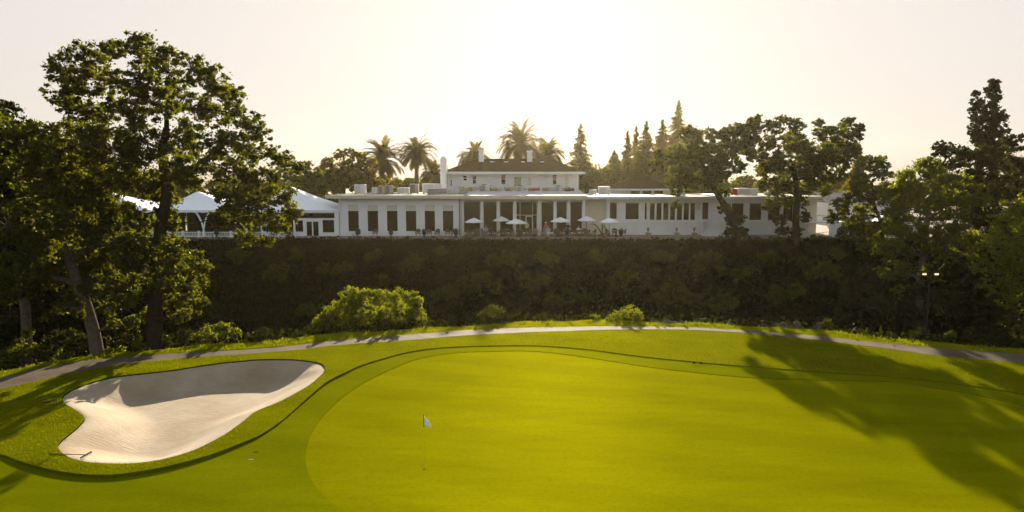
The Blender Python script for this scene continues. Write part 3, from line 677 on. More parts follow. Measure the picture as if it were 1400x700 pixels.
# palms
def palm(label, px, ptop, rpx, Y, zb=3.72, tr=.35, nf=84):
    x, zc = W(px, ptop+rpx*.8, Y); r = rpx*PS(Y)*1.5
    o = thing('palm_tree', label, 'palm tree', (x, Y, zb), 'date palms behind the clubhouse')
    mb = MB(); n = 14
    mb.tube([(x+.1*math.sin(i*.5), Y, zb+(zc-zb)*i/n) for i in range(n+1)], [tr*(1.25 if i == 0 else 1+.08*(i%2)+(.35 if i >= n-1 else 0)) for i in range(n+1)], 10)
    mk('trunk', mb, 'palm_bark', o, True)
    V = []; fr = MB()
    for k in range(nf):
        a = random.uniform(0, 2*math.pi); e0 = random.uniform(-.5, 1.4); L = r*random.uniform(.9, 1.12)*(1.08-.12*abs(e0-.5))
        p = Vector((x, Y, zc)); d = Vector((math.cos(a)*math.cos(e0), math.sin(a)*math.cos(e0), math.sin(e0)))
        pts = [p.copy()]; m_ = 16; g = random.uniform(.10, .17)
        for j in range(m_):
            p = p+d*L/m_; d = Vector((d.x, d.y, d.z-g*(.5+j/m_))).normalized(); pts.append(p.copy())
        fr.tube(pts[::3]+[pts[-1]], [.04*(1-j/7)+.008 for j in range(len(pts[::3])+1)], 3, False)
        for j in range(1, m_+1):
            for h_ in (0, .5):
                c = pts[j-1].lerp(pts[j], h_); t_ = (pts[j]-pts[j-1]).normalized()
                side = t_.cross(Vector((0,0,1)))
                if side.length < .1: side = Vector((1,0,0))
                side.normalize(); ll = L*.2*(math.sin(math.pi*min(1,(j+h_)/m_*.86+.12)))**.6
                for s in (-1, 1):
                    q_ = (side*s*.8+t_*.75+Vector((0,0,random.uniform(-.35,.15)))).normalized()*ll
                    w_ = t_*.09
                    V += [c-w_, c+w_, c+q_*.6+w_*.8, c+q_]
    f = mk('frond_stalk', fr, 'palm_leaf', o)
    np_mesh('fronds', np.array([tuple(v_) for v_ in V]), 4, 'palm_leaf', o)
for a in [('palm left of the pair, rising over the low left wing',523,198,25,118),('palm with a round full crown, right of the pair over the low left wing',570,193,21,116),
          ('short palm half hidden behind the left chimney stack',594,226,16,125),('palm whose fronds show behind the left roof chimney',650,200,19,124),
          ('tallest palm behind the right roof chimney',711,176,27,120),('palm with spreading fronds right of the tallest one',747,196,21,126)]: palm(*a)

# conifers
def conifer(label, px, ptop, pbase, wpx, Y, zb=3.72, nb=26, dens=1.0, droop=.25, tip=.12, group=None, full=.88):
    x, zt = W(px, ptop, Y); Hh = zt-zb; Rr = wpx*PS(Y)*.82
    o = thing('conifer', label, 'conifer', (x, Y, zb), group)
    mb = MB(); mb.tube([(x, Y, zb), (x+.1, Y, zb+Hh*.5), (x, Y, zt-.1)], [.45, .25, .03], 8, False)
    C = []; z = zb+Hh*.15; nlev = int(nb*2.4)
    for i in range(nlev):
        f = i/(nlev-1); z = zb+Hh*(.12+.87*f); rr = Rr*(1-f)**full*random.uniform(.7, 1.15)+tip*(1-f*.3)
        for k in range(5 if f < .85 else 4):
            a = random.uniform(0, 6.283); L = rr*random.uniform(.6, 1.1)
            pts = []
            for j in range(5):
                s = j/4; pts.append((x+math.cos(a)*L*s, Y+math.sin(a)*L*s, z+L*(.10*s-droop*s*s)))
            mb.tube([pts[0], pts[2], pts[4]], [.04, .03, .01], 3, False)
            nn = int(max(8, L*40*dens)); s = rng.random(nn)**.7
            base_ = np.array(pts[0])+np.outer(s, np.array(pts[4])-np.array(pts[0]))
            base_[:,2] = z+L*(.10*s-droop*s*s)
            base_ += rng.normal(size=(nn,3))*np.array([.16,.16,.09])*(0.5+.12*L)
            base_[:,2] -= np.abs(rng.normal(0,.10,nn))*(.6+.3*L); C.append(base_)
    mk('trunk', mb, 'bark', o)
    C = np.vstack(C)
    np_mesh('foliage', leaf_verts(C, rng.uniform(.12,.26,len(C)), .45), 4, 'conifer_leaf', o)
for a in [('broad pointed conifer standing alone right of the two-storey block',794,169,262,46,131),
          ('slim first spire of the conifer row behind the hipped side roof',858,179,262,26,128),('second slim spire in the conifer row',870,172,262,26,132),
          ('bushy conifer in the middle of the conifer row',884,165,262,46,124),('dense conifer left of the tallest one',906,163,262,48,130),
          ('tallest conifer, ragged top above the leaning oak',928,136,262,52,150),('small conifer spire behind the broad oak at the right',1175,196,262,30,120)]:
    conifer(*a, group='conifers behind the clubhouse')
conifer('low wide conifer at the left foot of the conifer row', 840, 205, 262, 50, 134, group='conifers behind the clubhouse')

# far trees behind the clubhouse
tree('bay_tree', 'rounded airy tree with clustered foliage left of the palms', 'tree', None, [(470,262),(470,245),(472,230)], 105, .3,
     [(450,222,9),(465,212,8),(480,209,8),(495,213,8),(508,222,7),(440,232,9),(458,236,13),(435,246,12),(470,242,16),(490,244,16),(512,250,12),(450,250,16),(476,226,12),(492,230,12),(505,240,11),(478,248,14),(460,254,14),(498,254,12),(442,248,10)], 'bay_leaf', dens=20, lsize=.2, sub=1.7, dy=2, zbase=3.72)
tree('bay_tree', 'dense rounded tree rising behind the white tent peak', 'tree', None, [(415,270),(415,255),(415,245)], 98, .3,
     [(400,232,10),(415,236,13),(432,242,12),(395,248,14),(418,254,15),(440,256,10),(380,238,12),(420,226,7),(370,252,14)], 'willow_leaf', dens=18, lsize=.2, sub=1.5, dy=2, zbase=3.72)
spec = [(545,246,20,150),(515,250,18,140),(580,250,18,145),(610,248,16,150),(825,240,20,150),(842,248,14,135),(812,250,13,125),(795,235,18,150),
        (760,244,20,150),(960,238,26,140),(990,246,24,135),(1020,240,26,150),(1050,248,22,135),(1075,240,24,150),(1110,246,24,140),(1140,242,24,150),(1175,250,24,130),(1205,255,24,135),(1235,248,30,120),
        (350,240,26,130),(300,244,26,135),(250,240,28,130),(200,236,30,130),(150,236,30,140),(690,246,18,160),(640,246,18,160),(1290,240,34,130),(1340,240,34,135),(1400,236,40,130),(100,230,34,140),(40,226,40,140),(-20,224,40,140),
        (528,240,20,140),(556,243,20,135),(588,239,20,145),(605,243,16,130),(500,244,18,128),(812,226,18,128),(852,222,18,138),(893,214,18,138),(955,220,20,136),(432,236,18,126),(540,256,14,118),(600,255,12,118),(905,250,18,118),(940,252,18,118),(875,252,14,140)]
kinds = []
def farproto(seed, leaf):
    random.seed(seed)
    o = thing('background_tree', 'x', 'tree', (0,0,0), 'hazy trees behind the clubhouse')
    bl = [(random.gauss(0,1.4), random.gauss(0,1.4), random.uniform(2.6,7.2), random.uniform(1.0,1.7)) for _ in range(20)]
    bl = [(x*(1.25 if z < 5.5 else .7), y, z, r) for x, y, z, r in bl]
    L, subs = blob_leaves(bl, 20, .2, 2.0)
    mb = MB(); skeleton(mb, [(0,0,-.3),(0.05,0,1.5),(0,0,3.2)], [.28,.22,.16], bl, subs[::3])
    mk('trunk', mb, 'bark', o, True); np_mesh('crown', leaf_verts(L, .2*rng.uniform(.6,1.3,len(L))), 4, leaf, o)
    return o
protos = [farproto(1, 'bay_leaf'), farproto(2, 'willow_leaf'), farproto(5, 'oak_leaf')]
usedp = set()
where = ['behind the low roof left of the left palm pair','behind the roof units below the left palm','behind the long roof unit right of the palm pair','just left of the left chimney stack','between the lone conifer and the conifer row','at the foot of the low wide conifer','right of the lone conifer near the roof edge','behind the lone conifer','behind the right end of the two-storey roof','behind the drooping foliage of the leaning oak','behind the trunk of the leaning oak','in the gap between the two terrace oaks','left of the broad oak trunk behind the roof','behind the crown of the broad terrace oak','right of the broad oak trunk behind the roof','behind the right end of the clubhouse roof','behind the deck and the airy tree','behind the airy tree at the right','behind the pale green tree near the lamp',
 'behind the right part of the tall oak crown','behind the tall oak crown above the middle tent','behind the tall oak trunk fork','behind the left half of the tall oak crown','behind the left tent','behind the middle of the two-storey roof','behind the left end of the two-storey roof','behind the right-hand woods by the pale green tree','behind the right-hand woods under the twin-topped tree','at the far right behind the woods','behind the dark woods at far left','behind the dark leaning tree at far left','beyond the left edge woods',
 'filling the gap right of the left palm trunk','between the two left palm trunks','right of the second palm trunk','beside the short palm','left of the first palm trunk',
 'right of the lone conifer, tallest there','beside the first conifer spires','between the conifers of the row','above the drooping oak foliage','above the white tent peak',
 'low and close behind the left palm trunk','low and close behind the chimney stack','low behind the hipped side roof','low behind the leaning oak and hipped side roof','between the second spire and the hipped side roof']
kn = ['soft brown-green','soft mid-green','darker green']
random.seed(3)
for i, (px, ptop, rp, Y) in enumerate(spec):
    k = i % 3
    if k in usedp: o = copy_tree(protos[k])
    else: o = protos[k]; usedp.add(k)
    x, zt = W(px, ptop, Y); s = (zt-3.7)/8.2
    ws = max(s, rp*PS(Y)/3.6)
    o.location = (x, Y, 3.7); o.scale = (ws, ws, s); o.rotation_euler = (0,0,random.uniform(0,6.28))
    o['label'] = kn[k]+' background tree '+where[i]

# ------------------------------------------------------------------ clubhouse
random.seed(21)
TZ = 3.75
# terrace slab and low retaining wall
xl, _ = W(150, 325, 82); xr, _ = W(1190, 325, 82)
mb = MB(); mb.box(xl-30, xr+20, 81.75, 140, TZ-.5, TZ+.05); tag(mk('terrace', mb, 'terrace_paving'), kind='structure')

club = thing('clubhouse', 'long white single-storey clubhouse with a two-storey hipped-roof block in the middle', 'building', (0, 86, TZ))
def wall(parent, name, Y, x0, x1, z0, z1, holes, mat, thick=.28):
    X = sorted(set([x0, x1]+[h[0] for h in holes]+[h[1] for h in holes])); Zs = sorted(set([z0, z1]+[h[2] for h in holes]+[h[3] for h in holes]))
    X = [v for v in X if x0 <= v <= x1]; Zs = [v for v in Zs if z0 <= v <= z1]
    sol = lambda i, j: 0 <= i < len(X)-1 and 0 <= j < len(Zs)-1 and not any(h[0] < (X[i]+X[i+1])/2 < h[1] and h[2] < (Zs[j]+Zs[j+1])/2 < h[3] for h in holes)
    mb = MB(); a, b_ = Y, Y+thick
    for i in range(len(X)-1):
        for j in range(len(Zs)-1):
            if not sol(i, j): continue
            p, q_, r, s = X[i], X[i+1], Zs[j], Zs[j+1]
            mb.add([(p,a,r),(q_,a,r),(q_,a,s),(p,a,s)], [(0,1,2,3)]); mb.add([(p,b_,r),(q_,b_,r),(q_,b_,s),(p,b_,s)], [(3,2,1,0)])
            if not sol(i-1,j): mb.add([(p,a,r),(p,a,s),(p,b_,s),(p,b_,r)], [(0,1,2,3)])
            if not sol(i+1,j): mb.add([(q_,a,r),(q_,b_,r),(q_,b_,s),(q_,a,s)], [(0,1,2,3)])
            if not sol(i,j-1): mb.add([(p,a,r),(p,b_,r),(q_,b_,r),(q_,a,r)], [(0,1,2,3)])
            if not sol(i,j+1): mb.add([(p,a,s),(q_,a,s),(q_,b_,s),(p,b_,s)], [(0,1,2,3)])
    return mk(name, mb, mat, parent)
def window(parent, Y, h, glass='dark_glass', fr=.07, blind=0, name='window', mull=(), muz=(), fmat='white_trim', lab=None):
    x0, x1, z0, z1 = h; a, b_ = Y-.035, Y+.09
    mb = MB()
    mb.box(x0-.05, x0+fr, a, b_, z0, z1); mb.box(x1-fr, x1+.05, a, b_, z0, z1)
    mb.box(x0+fr, x1-fr, a, b_, z1-fr, z1+.04); mb.box(x0-.07, x1+.07, a-.05, b_, z0-.07, z0); mb.box(x0+fr, x1-fr, a, b_, z0, z0+fr*.7)
    for mx in mull: mb.box(mx-.03, mx+.03, a+.02, b_, z0+fr*.7, z1-fr)
    for mz in muz: mb.box(x0+fr, x1-fr, a+.025, b_-.01, mz-.03, mz+.03)
    w_ = mk(name, mb, fmat, parent)
    if lab: w_['label'] = lab
    mk('pane', MB().box(x0, x1, Y+.10, Y+.12, z0, z1), glass, w_)
    if blind:
        mk('blind', MB().box(x0+fr, x1-fr, Y+.04, Y+.07, z1-blind, z1-fr), 'blind', w_)
    return w_
def hole(Y, p0, p1, r0, r1):
    x0, z1 = W(p0, r0, Y); x1, z0 = W(p1, r1, Y); return (x0, x1, z0, z1)
def X(px, Y, py=290): return W(px, py, Y)[0]
def Zt(py, Y): return W(700, py, Y)[1]

# left dining wing
Y1 = 84.6
lx0, lx1 = X(463.5, Y1), X(629.5, Y1); ztop = Zt(270.5, Y1)
hl = [hole(Y1, a, b_, 279.5, 316.5) for a, b_ in ((475,491.5),(501.5,518),(528,544.5),(554,570),(579.8,595.5),(604.6,620.5))]
wall(club, 'wall', Y1, lx0, lx1, TZ, ztop, hl, 'siding')
for h in hl: window(club, Y1, h, 'dark_glass', .06, blind=(h[3]-h[2])*.24)
wl = mk('wall', MB().box(lx0, lx0+.28, Y1+.285, Y1+16, TZ, ztop), 'siding', club)
mk('wall', MB().box(lx1-.28, lx1, Y1+.285, Y1+3.2, TZ, ztop), 'siding', club)
for px in (466, 497, 523, 549, 575, 600, 626): xx = X(px, Y1); mk('wall_batten', MB().box(xx-.05, xx+.05, Y1-.03, Y1-.003, TZ+.1, ztop-.35), 'white_trim', club)
zr = Zt(268.3, Y1-.9)
mb = MB(); mb.box(lx0-1.4, lx1+.6, Y1-.9, Y1+20, zr, zr+.10); rf = mk('roof', mb, 'roof_membrane', club)
mk('fascia', MB().box(lx0-1.42, lx1+.62, Y1-.93, Y1-.903, zr-.28, zr+.13), 'fascia_paint', rf)
mk('soffit', MB().box(lx0-1.3, lx1+.5, Y1-.9, Y1-.005, zr-.12, zr-.005), 'white_trim', rf)
# gutter downpipe
mk('downpipe', MB().tube([(lx0+.15, Y1-.08, TZ+.1), (lx0+.15, Y1-.08, zr-.15)], .05, 6), 'white_trim', club)
mk('downpipe', MB().tube([(lx1-.12, Y1-.08, TZ+.1), (lx1-.12, Y1-.08, zr-.15)], .05, 6), 'dark_metal', club)

# centre glazed section
Y2 = 87.4
cx0, cx1 = X(629.5, Y2), X(799, Y2); ctop = Zt(272.5, Y2)
bays = [(633.5,657),(660.5,679.5),(683,702),(705.5,734.5),(740,757),(760.5,775),(779.5,796)]
hc = [hole(Y2, a, b_, 275.5, 317) for a, b_ in bays]
hc = [(h[0], h[1], TZ+.25, h[3]) for h in hc]
wall(club, 'wall', Y2, cx0, cx1, TZ, ctop, hc, 'white_paint')
for i, h in enumerate(hc):
    if i == 3:
        window(club, Y2, h, 'amber_glass', .08, mull=(X(711, Y2), X(728, Y2)), muz=(Zt(294, Y2),), name='window')
        d = hole(Y2-.1, 718.5, 728.5, 294.8, 317); d = (d[0], d[1], TZ+.06, d[3])
        mb = MB(); mb.box(d[0], d[0]+.12, Y2-.14, Y2-.05, d[2], d[3]); mb.box(d[1]-.12, d[1], Y2-.14, Y2-.05, d[2], d[3]); mb.box(d[0]+.12, d[1]-.12, Y2-.14, Y2-.05, d[3]-.12, d[3]); mb.box(d[0]+.12, d[1]-.12, Y2-.14, Y2-.05, d[2], d[2]+.15)
        dd = mk('door', mb, 'white_trim', club); mk('pane', MB().box(d[0]+.1, d[1]-.1, Y2-.10, Y2-.08, d[2]+.1, d[3]-.1), 'dark_glass', dd)
    else: window(club, Y2, h, 'amber_glass' if i % 2 else 'screen_mesh' if i in (0,) else 'amber_glass', .07)
mb = MB()
for px in (632.5, 658.8, 681.2, 703.8, 737.3, 758.8, 777.2, 798):
    xx = X(px, Y2-2.4); o_ = MB().bbox(xx-.14, xx+.14, Y2-2.5, Y2-2.22, TZ+.05, Zt(273.5, Y2-2.4), .03)
    o_.box(xx-.2, xx+.2, Y2-2.56, Y2-2.16, TZ+.05, TZ+.3); o_.box(xx-.19, xx+.19, Y2-2.55, Y2-2.17, Zt(275.8, Y2-2.4), Zt(274.2, Y2-2.4))
    mk('column', o_, 'white_trim', club)
zr2 = Zt(266.5, Y2-3)
mb = MB(); ex0, ex1 = X(626.5, Y2-3), X(803, Y2-3)
mb.add([(lx1+.63, Y2-3, zr2-.25), (ex1, Y2-3, zr2-.25), (ex1, Y2+9, zr2+.4), (lx1+.63, Y2+9, zr2+.4), (lx1+.63, Y2-3, zr2-.1), (ex1, Y2-3, zr2-.1), (ex1, Y2+9, zr2+.55), (lx1+.63, Y2+9, zr2+.55)],
       [(0,3,2,1),(4,5,6,7),(0,1,5,4),(1,2,6,5),(2,3,7,6),(3,0,4,7)])
rf = mk('roof', mb, 'centre_roof', club)
mk('fascia', MB().box(lx1+.63, ex1-.003, Y2-3.05, Y2-3.004, zr2-.52, zr2-.07), 'fascia_paint', rf)
mk('beam', MB().box(cx0, cx1, Y2-2.5, Y2-2.25, Zt(273.3, Y2-2.4), zr2-.27), 'white_trim', club)
# plain cream wall between the glazing and the right wing
Y3 = 86.2
wx0, wx1 = X(799.5, Y3), X(1103, Y3); rtop = Zt(271.5, Y3)
mk('wall', MB().box(cx1+.01, wx0+3.0, Y2-.35, Y2-.003, TZ, ctop), 'cream_paint', club)
# right wing
rx0 = X(829, Y3)
hr = []
for a, b_, r0, r1 in [(833.5,843.5,276.5,299.5),(855,873.5,277,300),(881.2,884.5,277,300.5)]+[(a_, b__, 277, 301) for a_, b__ in ((888.3,895.2),(897.2,904.6),(906.6,914),(916,923),(925.2,932.6),(934.6,942),(943.6,950.4))]+[(960,968.5,276.5,300),(1000,1016.5,277.5,301),(1024.6,1041,277.5,301),(1050,1066,277.5,301),(1071,1084,277.5,301)]:
    hr.append(hole(Y3, a, b_, r0, r1))
sx1 = X(1103, Y3)
zsk = Zt(303.5, Y3)
wall(club, 'wall', Y3, rx0, sx1, zsk, rtop, hr, 'siding')
for h in hr: window(club, Y3, h, 'screen_mesh' if h[1]-h[0] > .8 else 'dark_glass', .05)
mk('wall', MB().box(rx0, rx0+.28, Y3+.285, Y2-.36, TZ, rtop), 'siding', club)
# vent grille
vx0, vz1 = W(952.5, 276, Y3); vx1, vz0 = W(958, 286.5, Y3)
mb = MB(); 
for k in range(8): zz = vz0+(vz1-vz0)*k/8; mb.box(vx0, vx1, Y3-.05, Y3-.003, zz, zz+(vz1-vz0)/14)
mk('vent_grille', mb, 'hvac_grey', club)
# base skirt: siding then lattice, stepping down with the slope
mb = MB(); mb.box(rx0, X(962, Y3), Y3-.06, Y3+.2, TZ-.4, zsk-.003); mk('base_wall', mb, 'lap_siding', club)
# belt trim
mk('belt_trim', MB().box(rx0-.03, sx1+.03, Y3-.12, Y3-.063, zsk-.08, zsk+.05), 'white_trim', club)
lb = MB(); a0, a1 = X(985, Y3-.3), X(1108, Y3-.3); zl = TZ-.9
lb.box(a0, a1, Y3+.0, Y3+.2, zl-1.5, zsk-.09); mk('base_wall', lb, 'lap_siding', club)
mb = MB(); 
for px in (985, 1004, 1025, 1046, 1067, 1088, 1108): xx = X(px, Y3-.3); mb.box(xx-.05, xx+.05, Y3-.06, Y3-.003, zl-1.5, zsk-.15)
mk('base_batten', mb, 'white_trim', club)
zr3 = Zt(269.8, Y3-1)
rx1 = X(1136, Y3-1)
rf = mk('roof', MB().box(ex1+.01, rx1, Y3-1, Y3+18, zr3, zr3+.1), 'roof_membrane', club)
mk('fascia', MB().box(ex1+.0, rx1+.02, Y3-1.04, Y3-1.003, zr3-.22, zr3+.12), 'white_trim', rf)
mk('soffit', MB().box(ex1+.0, rx1-.05, Y3-.99, Y3-.005, zr3-.12, zr3-.005), 'fascia_paint', rf)
for px in (846, 884.5+2, 953, 973, 1020, 1094):
    xx = X(px, Y3); mk('downpipe', MB().tube([(xx, Y3-.09, TZ+.2), (xx, Y3-.09, zr3-.1)], .035, 6), 'white_trim', club)
# porch end of the wing
mk('wall', MB().box(sx1+.003, X(1117, Y3), Y3+.05, Y3+.3, TZ, rtop-.0), 'cream_paint', club)
mk('wall', MB().box(X(1117, Y3)+.003, X(1135, Y3), Y3+5, Y3+5.25, TZ, rtop), 'fascia_paint', club)
xx = X(1134, Y3-.7); mk('column', MB().bbox(xx-.1, xx+.1, Y3-.8, Y3-.6, TZ+.9, zr3-.02, .02), 'white_trim', club)
# side and rear walls
back = 102.0
mk('wall', MB().box(lx0+.29, sx1, back, back+.3, TZ, ztop-.3), 'white_paint', club)
mk('wall', MB().box(sx1+.01, sx1+.28, Y3+.31, back-.01, TZ, rtop), 'siding', club)

# two-storey block
YB = 97.0
bx0, bx1 = X(612, YB), X(790, YB); bz0 = Zt(266, YB); bz1 = Zt(235.5, YB)
ub = []
for a, b_, r0, r1, g in [(633,638.5,240,247,'dark_glass'),(646,651.5,240,251.5,'dark_glass'),(685,691.5,238.5,252,'dark_glass'),(720.5,727,243.5,254,'blind'),(755.2,761.2,239,252.5,'amber_glass'),(771.5,777.5,240.5,256,'blind'),(616,618.5,246,254,'dark_glass')]:
    ub.append((hole(YB, a, b_, r0, r1), g))
wall(club, 'wall', YB, bx0, bx1, bz0, bz1, [u[0] for u in ub], 'lap_siding')
for h, g in ub: window(club, YB, h, g if g != 'blind' else 'blind', .05, muz=((h[2]+h[3])/2,))
d = hole(YB, 703, 712.3, 242, 256)
mk('door', MB().box(d[0], d[1], YB-.08, YB-.003, d[2], d[3]), 'tan_clutter', club)
mk('wall', MB().box(bx0, bx0+.28, YB+.285, YB+13, bz0, bz1), 'lap_siding', club)
mk('wall', MB().box(bx1-.28, bx1, YB+.285, YB+13, bz0, bz1), 'lap_siding', club)
mk('wall', MB().box(bx0+.29, bx1-.29, YB+12.7, YB+13, bz0, bz1), 'lap_siding', club)
mk('corner_trim', MB().box(bx0-.05, bx0+.2, YB-.05, YB-.003, bz0, bz1-.05).box(bx1-.2, bx1+.05, YB-.05, YB-.003, bz0, bz1-.05), 'white_trim', club)
e = .9; ez = bz1; rz_ = Zt(216.8, YB+6.5)
rdx0, rdx1 = X(654, YB+6.5), X(752, YB+6.5)
mb = MB(); a = [(bx0-e,YB-e,ez),(bx1+e,YB-e,ez),(bx1+e,YB+13+e,ez),(bx0-e,YB+13+e,ez),(rdx0,YB+6.5,rz_),(rdx1,YB+6.5,rz_)]
mb.add(a, [(0,1,5,4),(2,3,4,5),(1,2,5),(3,0,4)])
rf = mk('roof', mb, 'shingles', club)
mb = MB(); mb.box(bx0-e-.03, bx1+e+.03, YB-e-.06, YB-e-.003, ez-.26, ez+.06); mb.box(bx0-e, bx1+e, YB-e, YB-.003, ez-.2, ez-.13); mb.box(bx0-e-.03, bx0-e-.003, YB-e, YB+13+e, ez-.26, ez+.06); mb.box(bx1+e+.003, bx1+e+.03, YB-e, YB+13+e, ez-.26, ez+.06)
mk('fascia', mb, 'white_trim', rf)
for px, r0 in ((658, 204), (724, 206)):
    xx = X(px, YB+5, 210); zt = Zt(r0, YB+5)
    mb = MB().box(xx-.36, xx+.36, YB+4.6, YB+5.4, rz_-1.0, zt-.2); mb.box(xx-.43, xx+.43, YB+4.53, YB+5.47, zt-.2, zt)
    mk('chimney', mb, 'white_paint', rf)
for px in (673, 692, 715, 741):
    xx = X(px, YB+4.6, 220); zz = ez+(rz_-ez)*(5.4/7.4)
    mk('roof_vent', MB().box(xx-.3, xx+.3, YB+4.3, YB+4.8, zz-.1, zz+.12), 'hvac_white', rf)
# awning bracket over the upper windows
xa, za = W(735, 238.5, YB-.3); xb, _ = W(746, 238.5, YB-.3)
mk('awning', MB().tube([(xa, YB-.5, za), (xb, YB-.25, za-.1), (xb, YB-.1, za-.55)], .05, 5), 'hvac_beige', club)
# tall chimney stack at the left of the block
YC = 96.0
cxx = X(606.5, YC, 240); zt = Zt(214, YC)
mb = MB().box(cxx-.42, cxx+.42, YC-.4, YC+.4, zr, zt-.45); mb.box(cxx-.5, cxx+.5, YC-.48, YC+.48, zt-.45, zt-.3); mb.box(cxx-.3, cxx+.3, YC-.3, YC+.3, zt-.3, zt)
ch = mk('chimney', mb, 'white_paint', club); ch['label'] = 'tall white chimney stack left of the two-storey block'
ax = X(611, YC, 200)
o = mk('antenna', MB().tube([(ax, YC+.6, zr+.1), (ax, YC+.6, Zt(190, YC+.6))], [.04, .02], 5), 'steel', None, loc=(ax, YC+.6, zr+.1))
tag(o, 'thin antenna mast behind the tall left chimney stack', 'antenna')
# hipped side roof at the right
YH = 101.0
hx0, hx1 = X(833, YH, 258), X(922, YH, 258); hz = Zt(258.5, YH); hz2 = Zt(242.5, YH+3)
hpx0, hpx1 = X(868, YH+3, 245), X(884, YH+3, 245)
mb = MB(); mb.add([(hx0-.6,YH-.6,hz),(hx1+.6,YH-.6,hz),(hx1+.6,YH+6.6,hz),(hx0-.6,YH+6.6,hz),(hpx0,YH+3,hz2),(hpx1,YH+3,hz2)], [(0,1,5,4),(2,3,4,5),(1,2,5),(3,0,4)])
rf = mk('roof', mb, 'shingles', club)
mk('fascia', MB().box(hx0-.62, hx1+.62, YH-.65, YH-.603, hz-.2, hz+.05), 'white_trim', rf)
uh = [hole(YH, a, a+13, 260.3, 266) for a in (862, 878, 894)]
wall(club, 'wall', YH, hx0, hx1, zr3-.2, hz-.02, uh, 'white_paint')
for h in uh: window(club, YH, h, 'amber_glass', .05)

# rooftop equipment
def unit(px0, px1, r0, r1, Y, mat, label, cat='rooftop unit', fan=True, base=None):
    x0, z1 = W(px0, r0, Y); x1, z0 = W(px1, r1, Y); z0 = base if base is not None else z0
    d_ = min(1.6, max(.5, (x1-x0)*.8))
    o = thing('rooftop_unit', label, cat, ((x0+x1)/2, Y, z0), 'equipment standing on the flat clubhouse roofs')
    mk('housing', MB().bbox(x0, x1, Y, Y+d_, z0+.08, z1, .04), mat, o)
    mb = MB(); mb.box(x0+.05, x0+.15, Y+.05, Y+d_-.05, z0, z0+.08).box(x1-.15, x1-.05, Y+.05, Y+d_-.05, z0, z0+.08); mk('skid', mb, 'hvac_dark', o)
    mb = MB(); hh = z1-z0-.2; nn = max(3, int(hh/.1))
    if x1-x0 > .5 and hh > .25:
        for k in range(nn): mb.box(x0+.1, x0+(x1-x0)*.6, Y-.02, Y-.003, z0+.14+hh*k/nn, z0+.14+hh*(k+.45)/nn)
        mk('louvre', mb, 'hvac_dark' if mat != 'hvac_white' else 'hvac_grey', o)
    if fan: mk('fan_cowl', MB().lathe((x0+x1)/2, Y+d_/2, [(d_*.32, z1), (d_*.34, z1+.08), (d_*.25, z1+.1)], 14), 'hvac_dark', o)
zb1 = zr+.1
YU = 91
L = [(484,499,252,'hvac_white','white box unit alone at the left end of the dining wing roof',1),(508,516,256,'hvac_white','small white unit between the white box unit and the beige double unit',0),(516.5,526,254,'hvac_beige','left box of the beige double unit on the left roof',0),(526.5,536.5,253,'hvac_beige','right box of the beige double unit on the left roof',1),
     (543,559,256.5,'hvac_white','low white unit in front of the left palm pair',0),(560,572,251.5,'hvac_beige','tall tan box unit between the palm pair and the chimney stack',0),(577,602,251,'hvac_white','long white cabinet left of the tall chimney stack',0),(584,628,257.5,'hvac_grey','long low grey duct unit before the tall chimney stack',0)]
for i, (a, b_, r0, mt, lb_, fn) in enumerate(L): unit(a, b_, r0, 264, YU+(2 if i == 6 else 0)-(.8 if i == 7 else 0), mt, lb_, fan=bool(fn), base=zb1)
zb2 = zr2+.35
Lc = [(640,650,255.5,'tan_clutter','tan box at the left foot of the two-storey block'),(655,669,253,'hvac_grey','twin grey condenser under the left upper windows'),(672,686,257,'tan_clutter','low tan box under the tall dark upper window'),(690,702,256.5,'tan_clutter','low tan box left of the upper door'),
      (706,716,254.5,'hvac_grey','grey condenser just below the upper door'),(722,738,257,'terracotta','low reddish box under the centre of the upper storey'),(742,754,256.5,'tan_clutter','tan box under the bracket of the upper storey'),(757,769,254.5,'hvac_grey','grey condenser near the right end of the upper storey'),(773,785,257.5,'hvac_dark','low dark unit at the right corner of the upper storey')]
for a, b_, r0, mt, lb_ in Lc: unit(a, b_, r0, 265, 92.2+random.uniform(-.4,.4), mt, lb_, fan=(mt == 'hvac_grey'), base=zb2-.12)
zb3 = zr3+.1
for a, b_, r0, mt, lb_, fn in [(806,816,259.5,'hvac_white','small white unit right of the two-storey block'),(819,834,255,'hvac_white','white unit at the left corner of the hipped side roof'),(926,938,259,'hvac_grey','grey unit right of the hipped side roof'),(1001,1008,258,'red_paint','red box unit left of the white skylight box'),(1009,1036,257.5,'hvac_white','long white skylight box between the two terrace oaks'),(1050,1072,261,'hvac_grey','low grey unit behind the broad oak trunk')] and [(a+(0,)) if len(a) == 5 else a for a in [(806,816,259.5,'hvac_white','small white unit right of the two-storey block'),(819,834,255,'hvac_white','white unit at the left corner of the hipped side roof'),(926,938,259,'hvac_grey','grey unit right of the hipped side roof'),(1001,1008,258,'red_paint','red box unit left of the white skylight box'),(1009,1036,257.5,'hvac_white','long white skylight box between the two terrace oaks'),(1050,1072,261,'hvac_grey','low grey unit behind the broad oak trunk')]]:
    unit(a, b_, r0, 266, 91.5, mt, lb_, fan=bool(fn), base=zb3)
x0_ = bx0-1; mb = MB()
for k in range(60):
    xx = random.uniform(bx0+1.5, bx1-1.5); s = random.uniform(.12, .4); yy = random.uniform(93.5, 96); mb.bbox(xx-s, xx+s, yy-s*.7, yy+s*.7, zb2-.1, zb2+random.uniform(.15, .6), .03)
o = mk('parapet_rubble', mb, 'tan_clutter', None, loc=(0, 94, zb2)); tag(o, 'row of tan planters and curbs along the foot of the upper storey', 'roof clutter', kind='stuff')

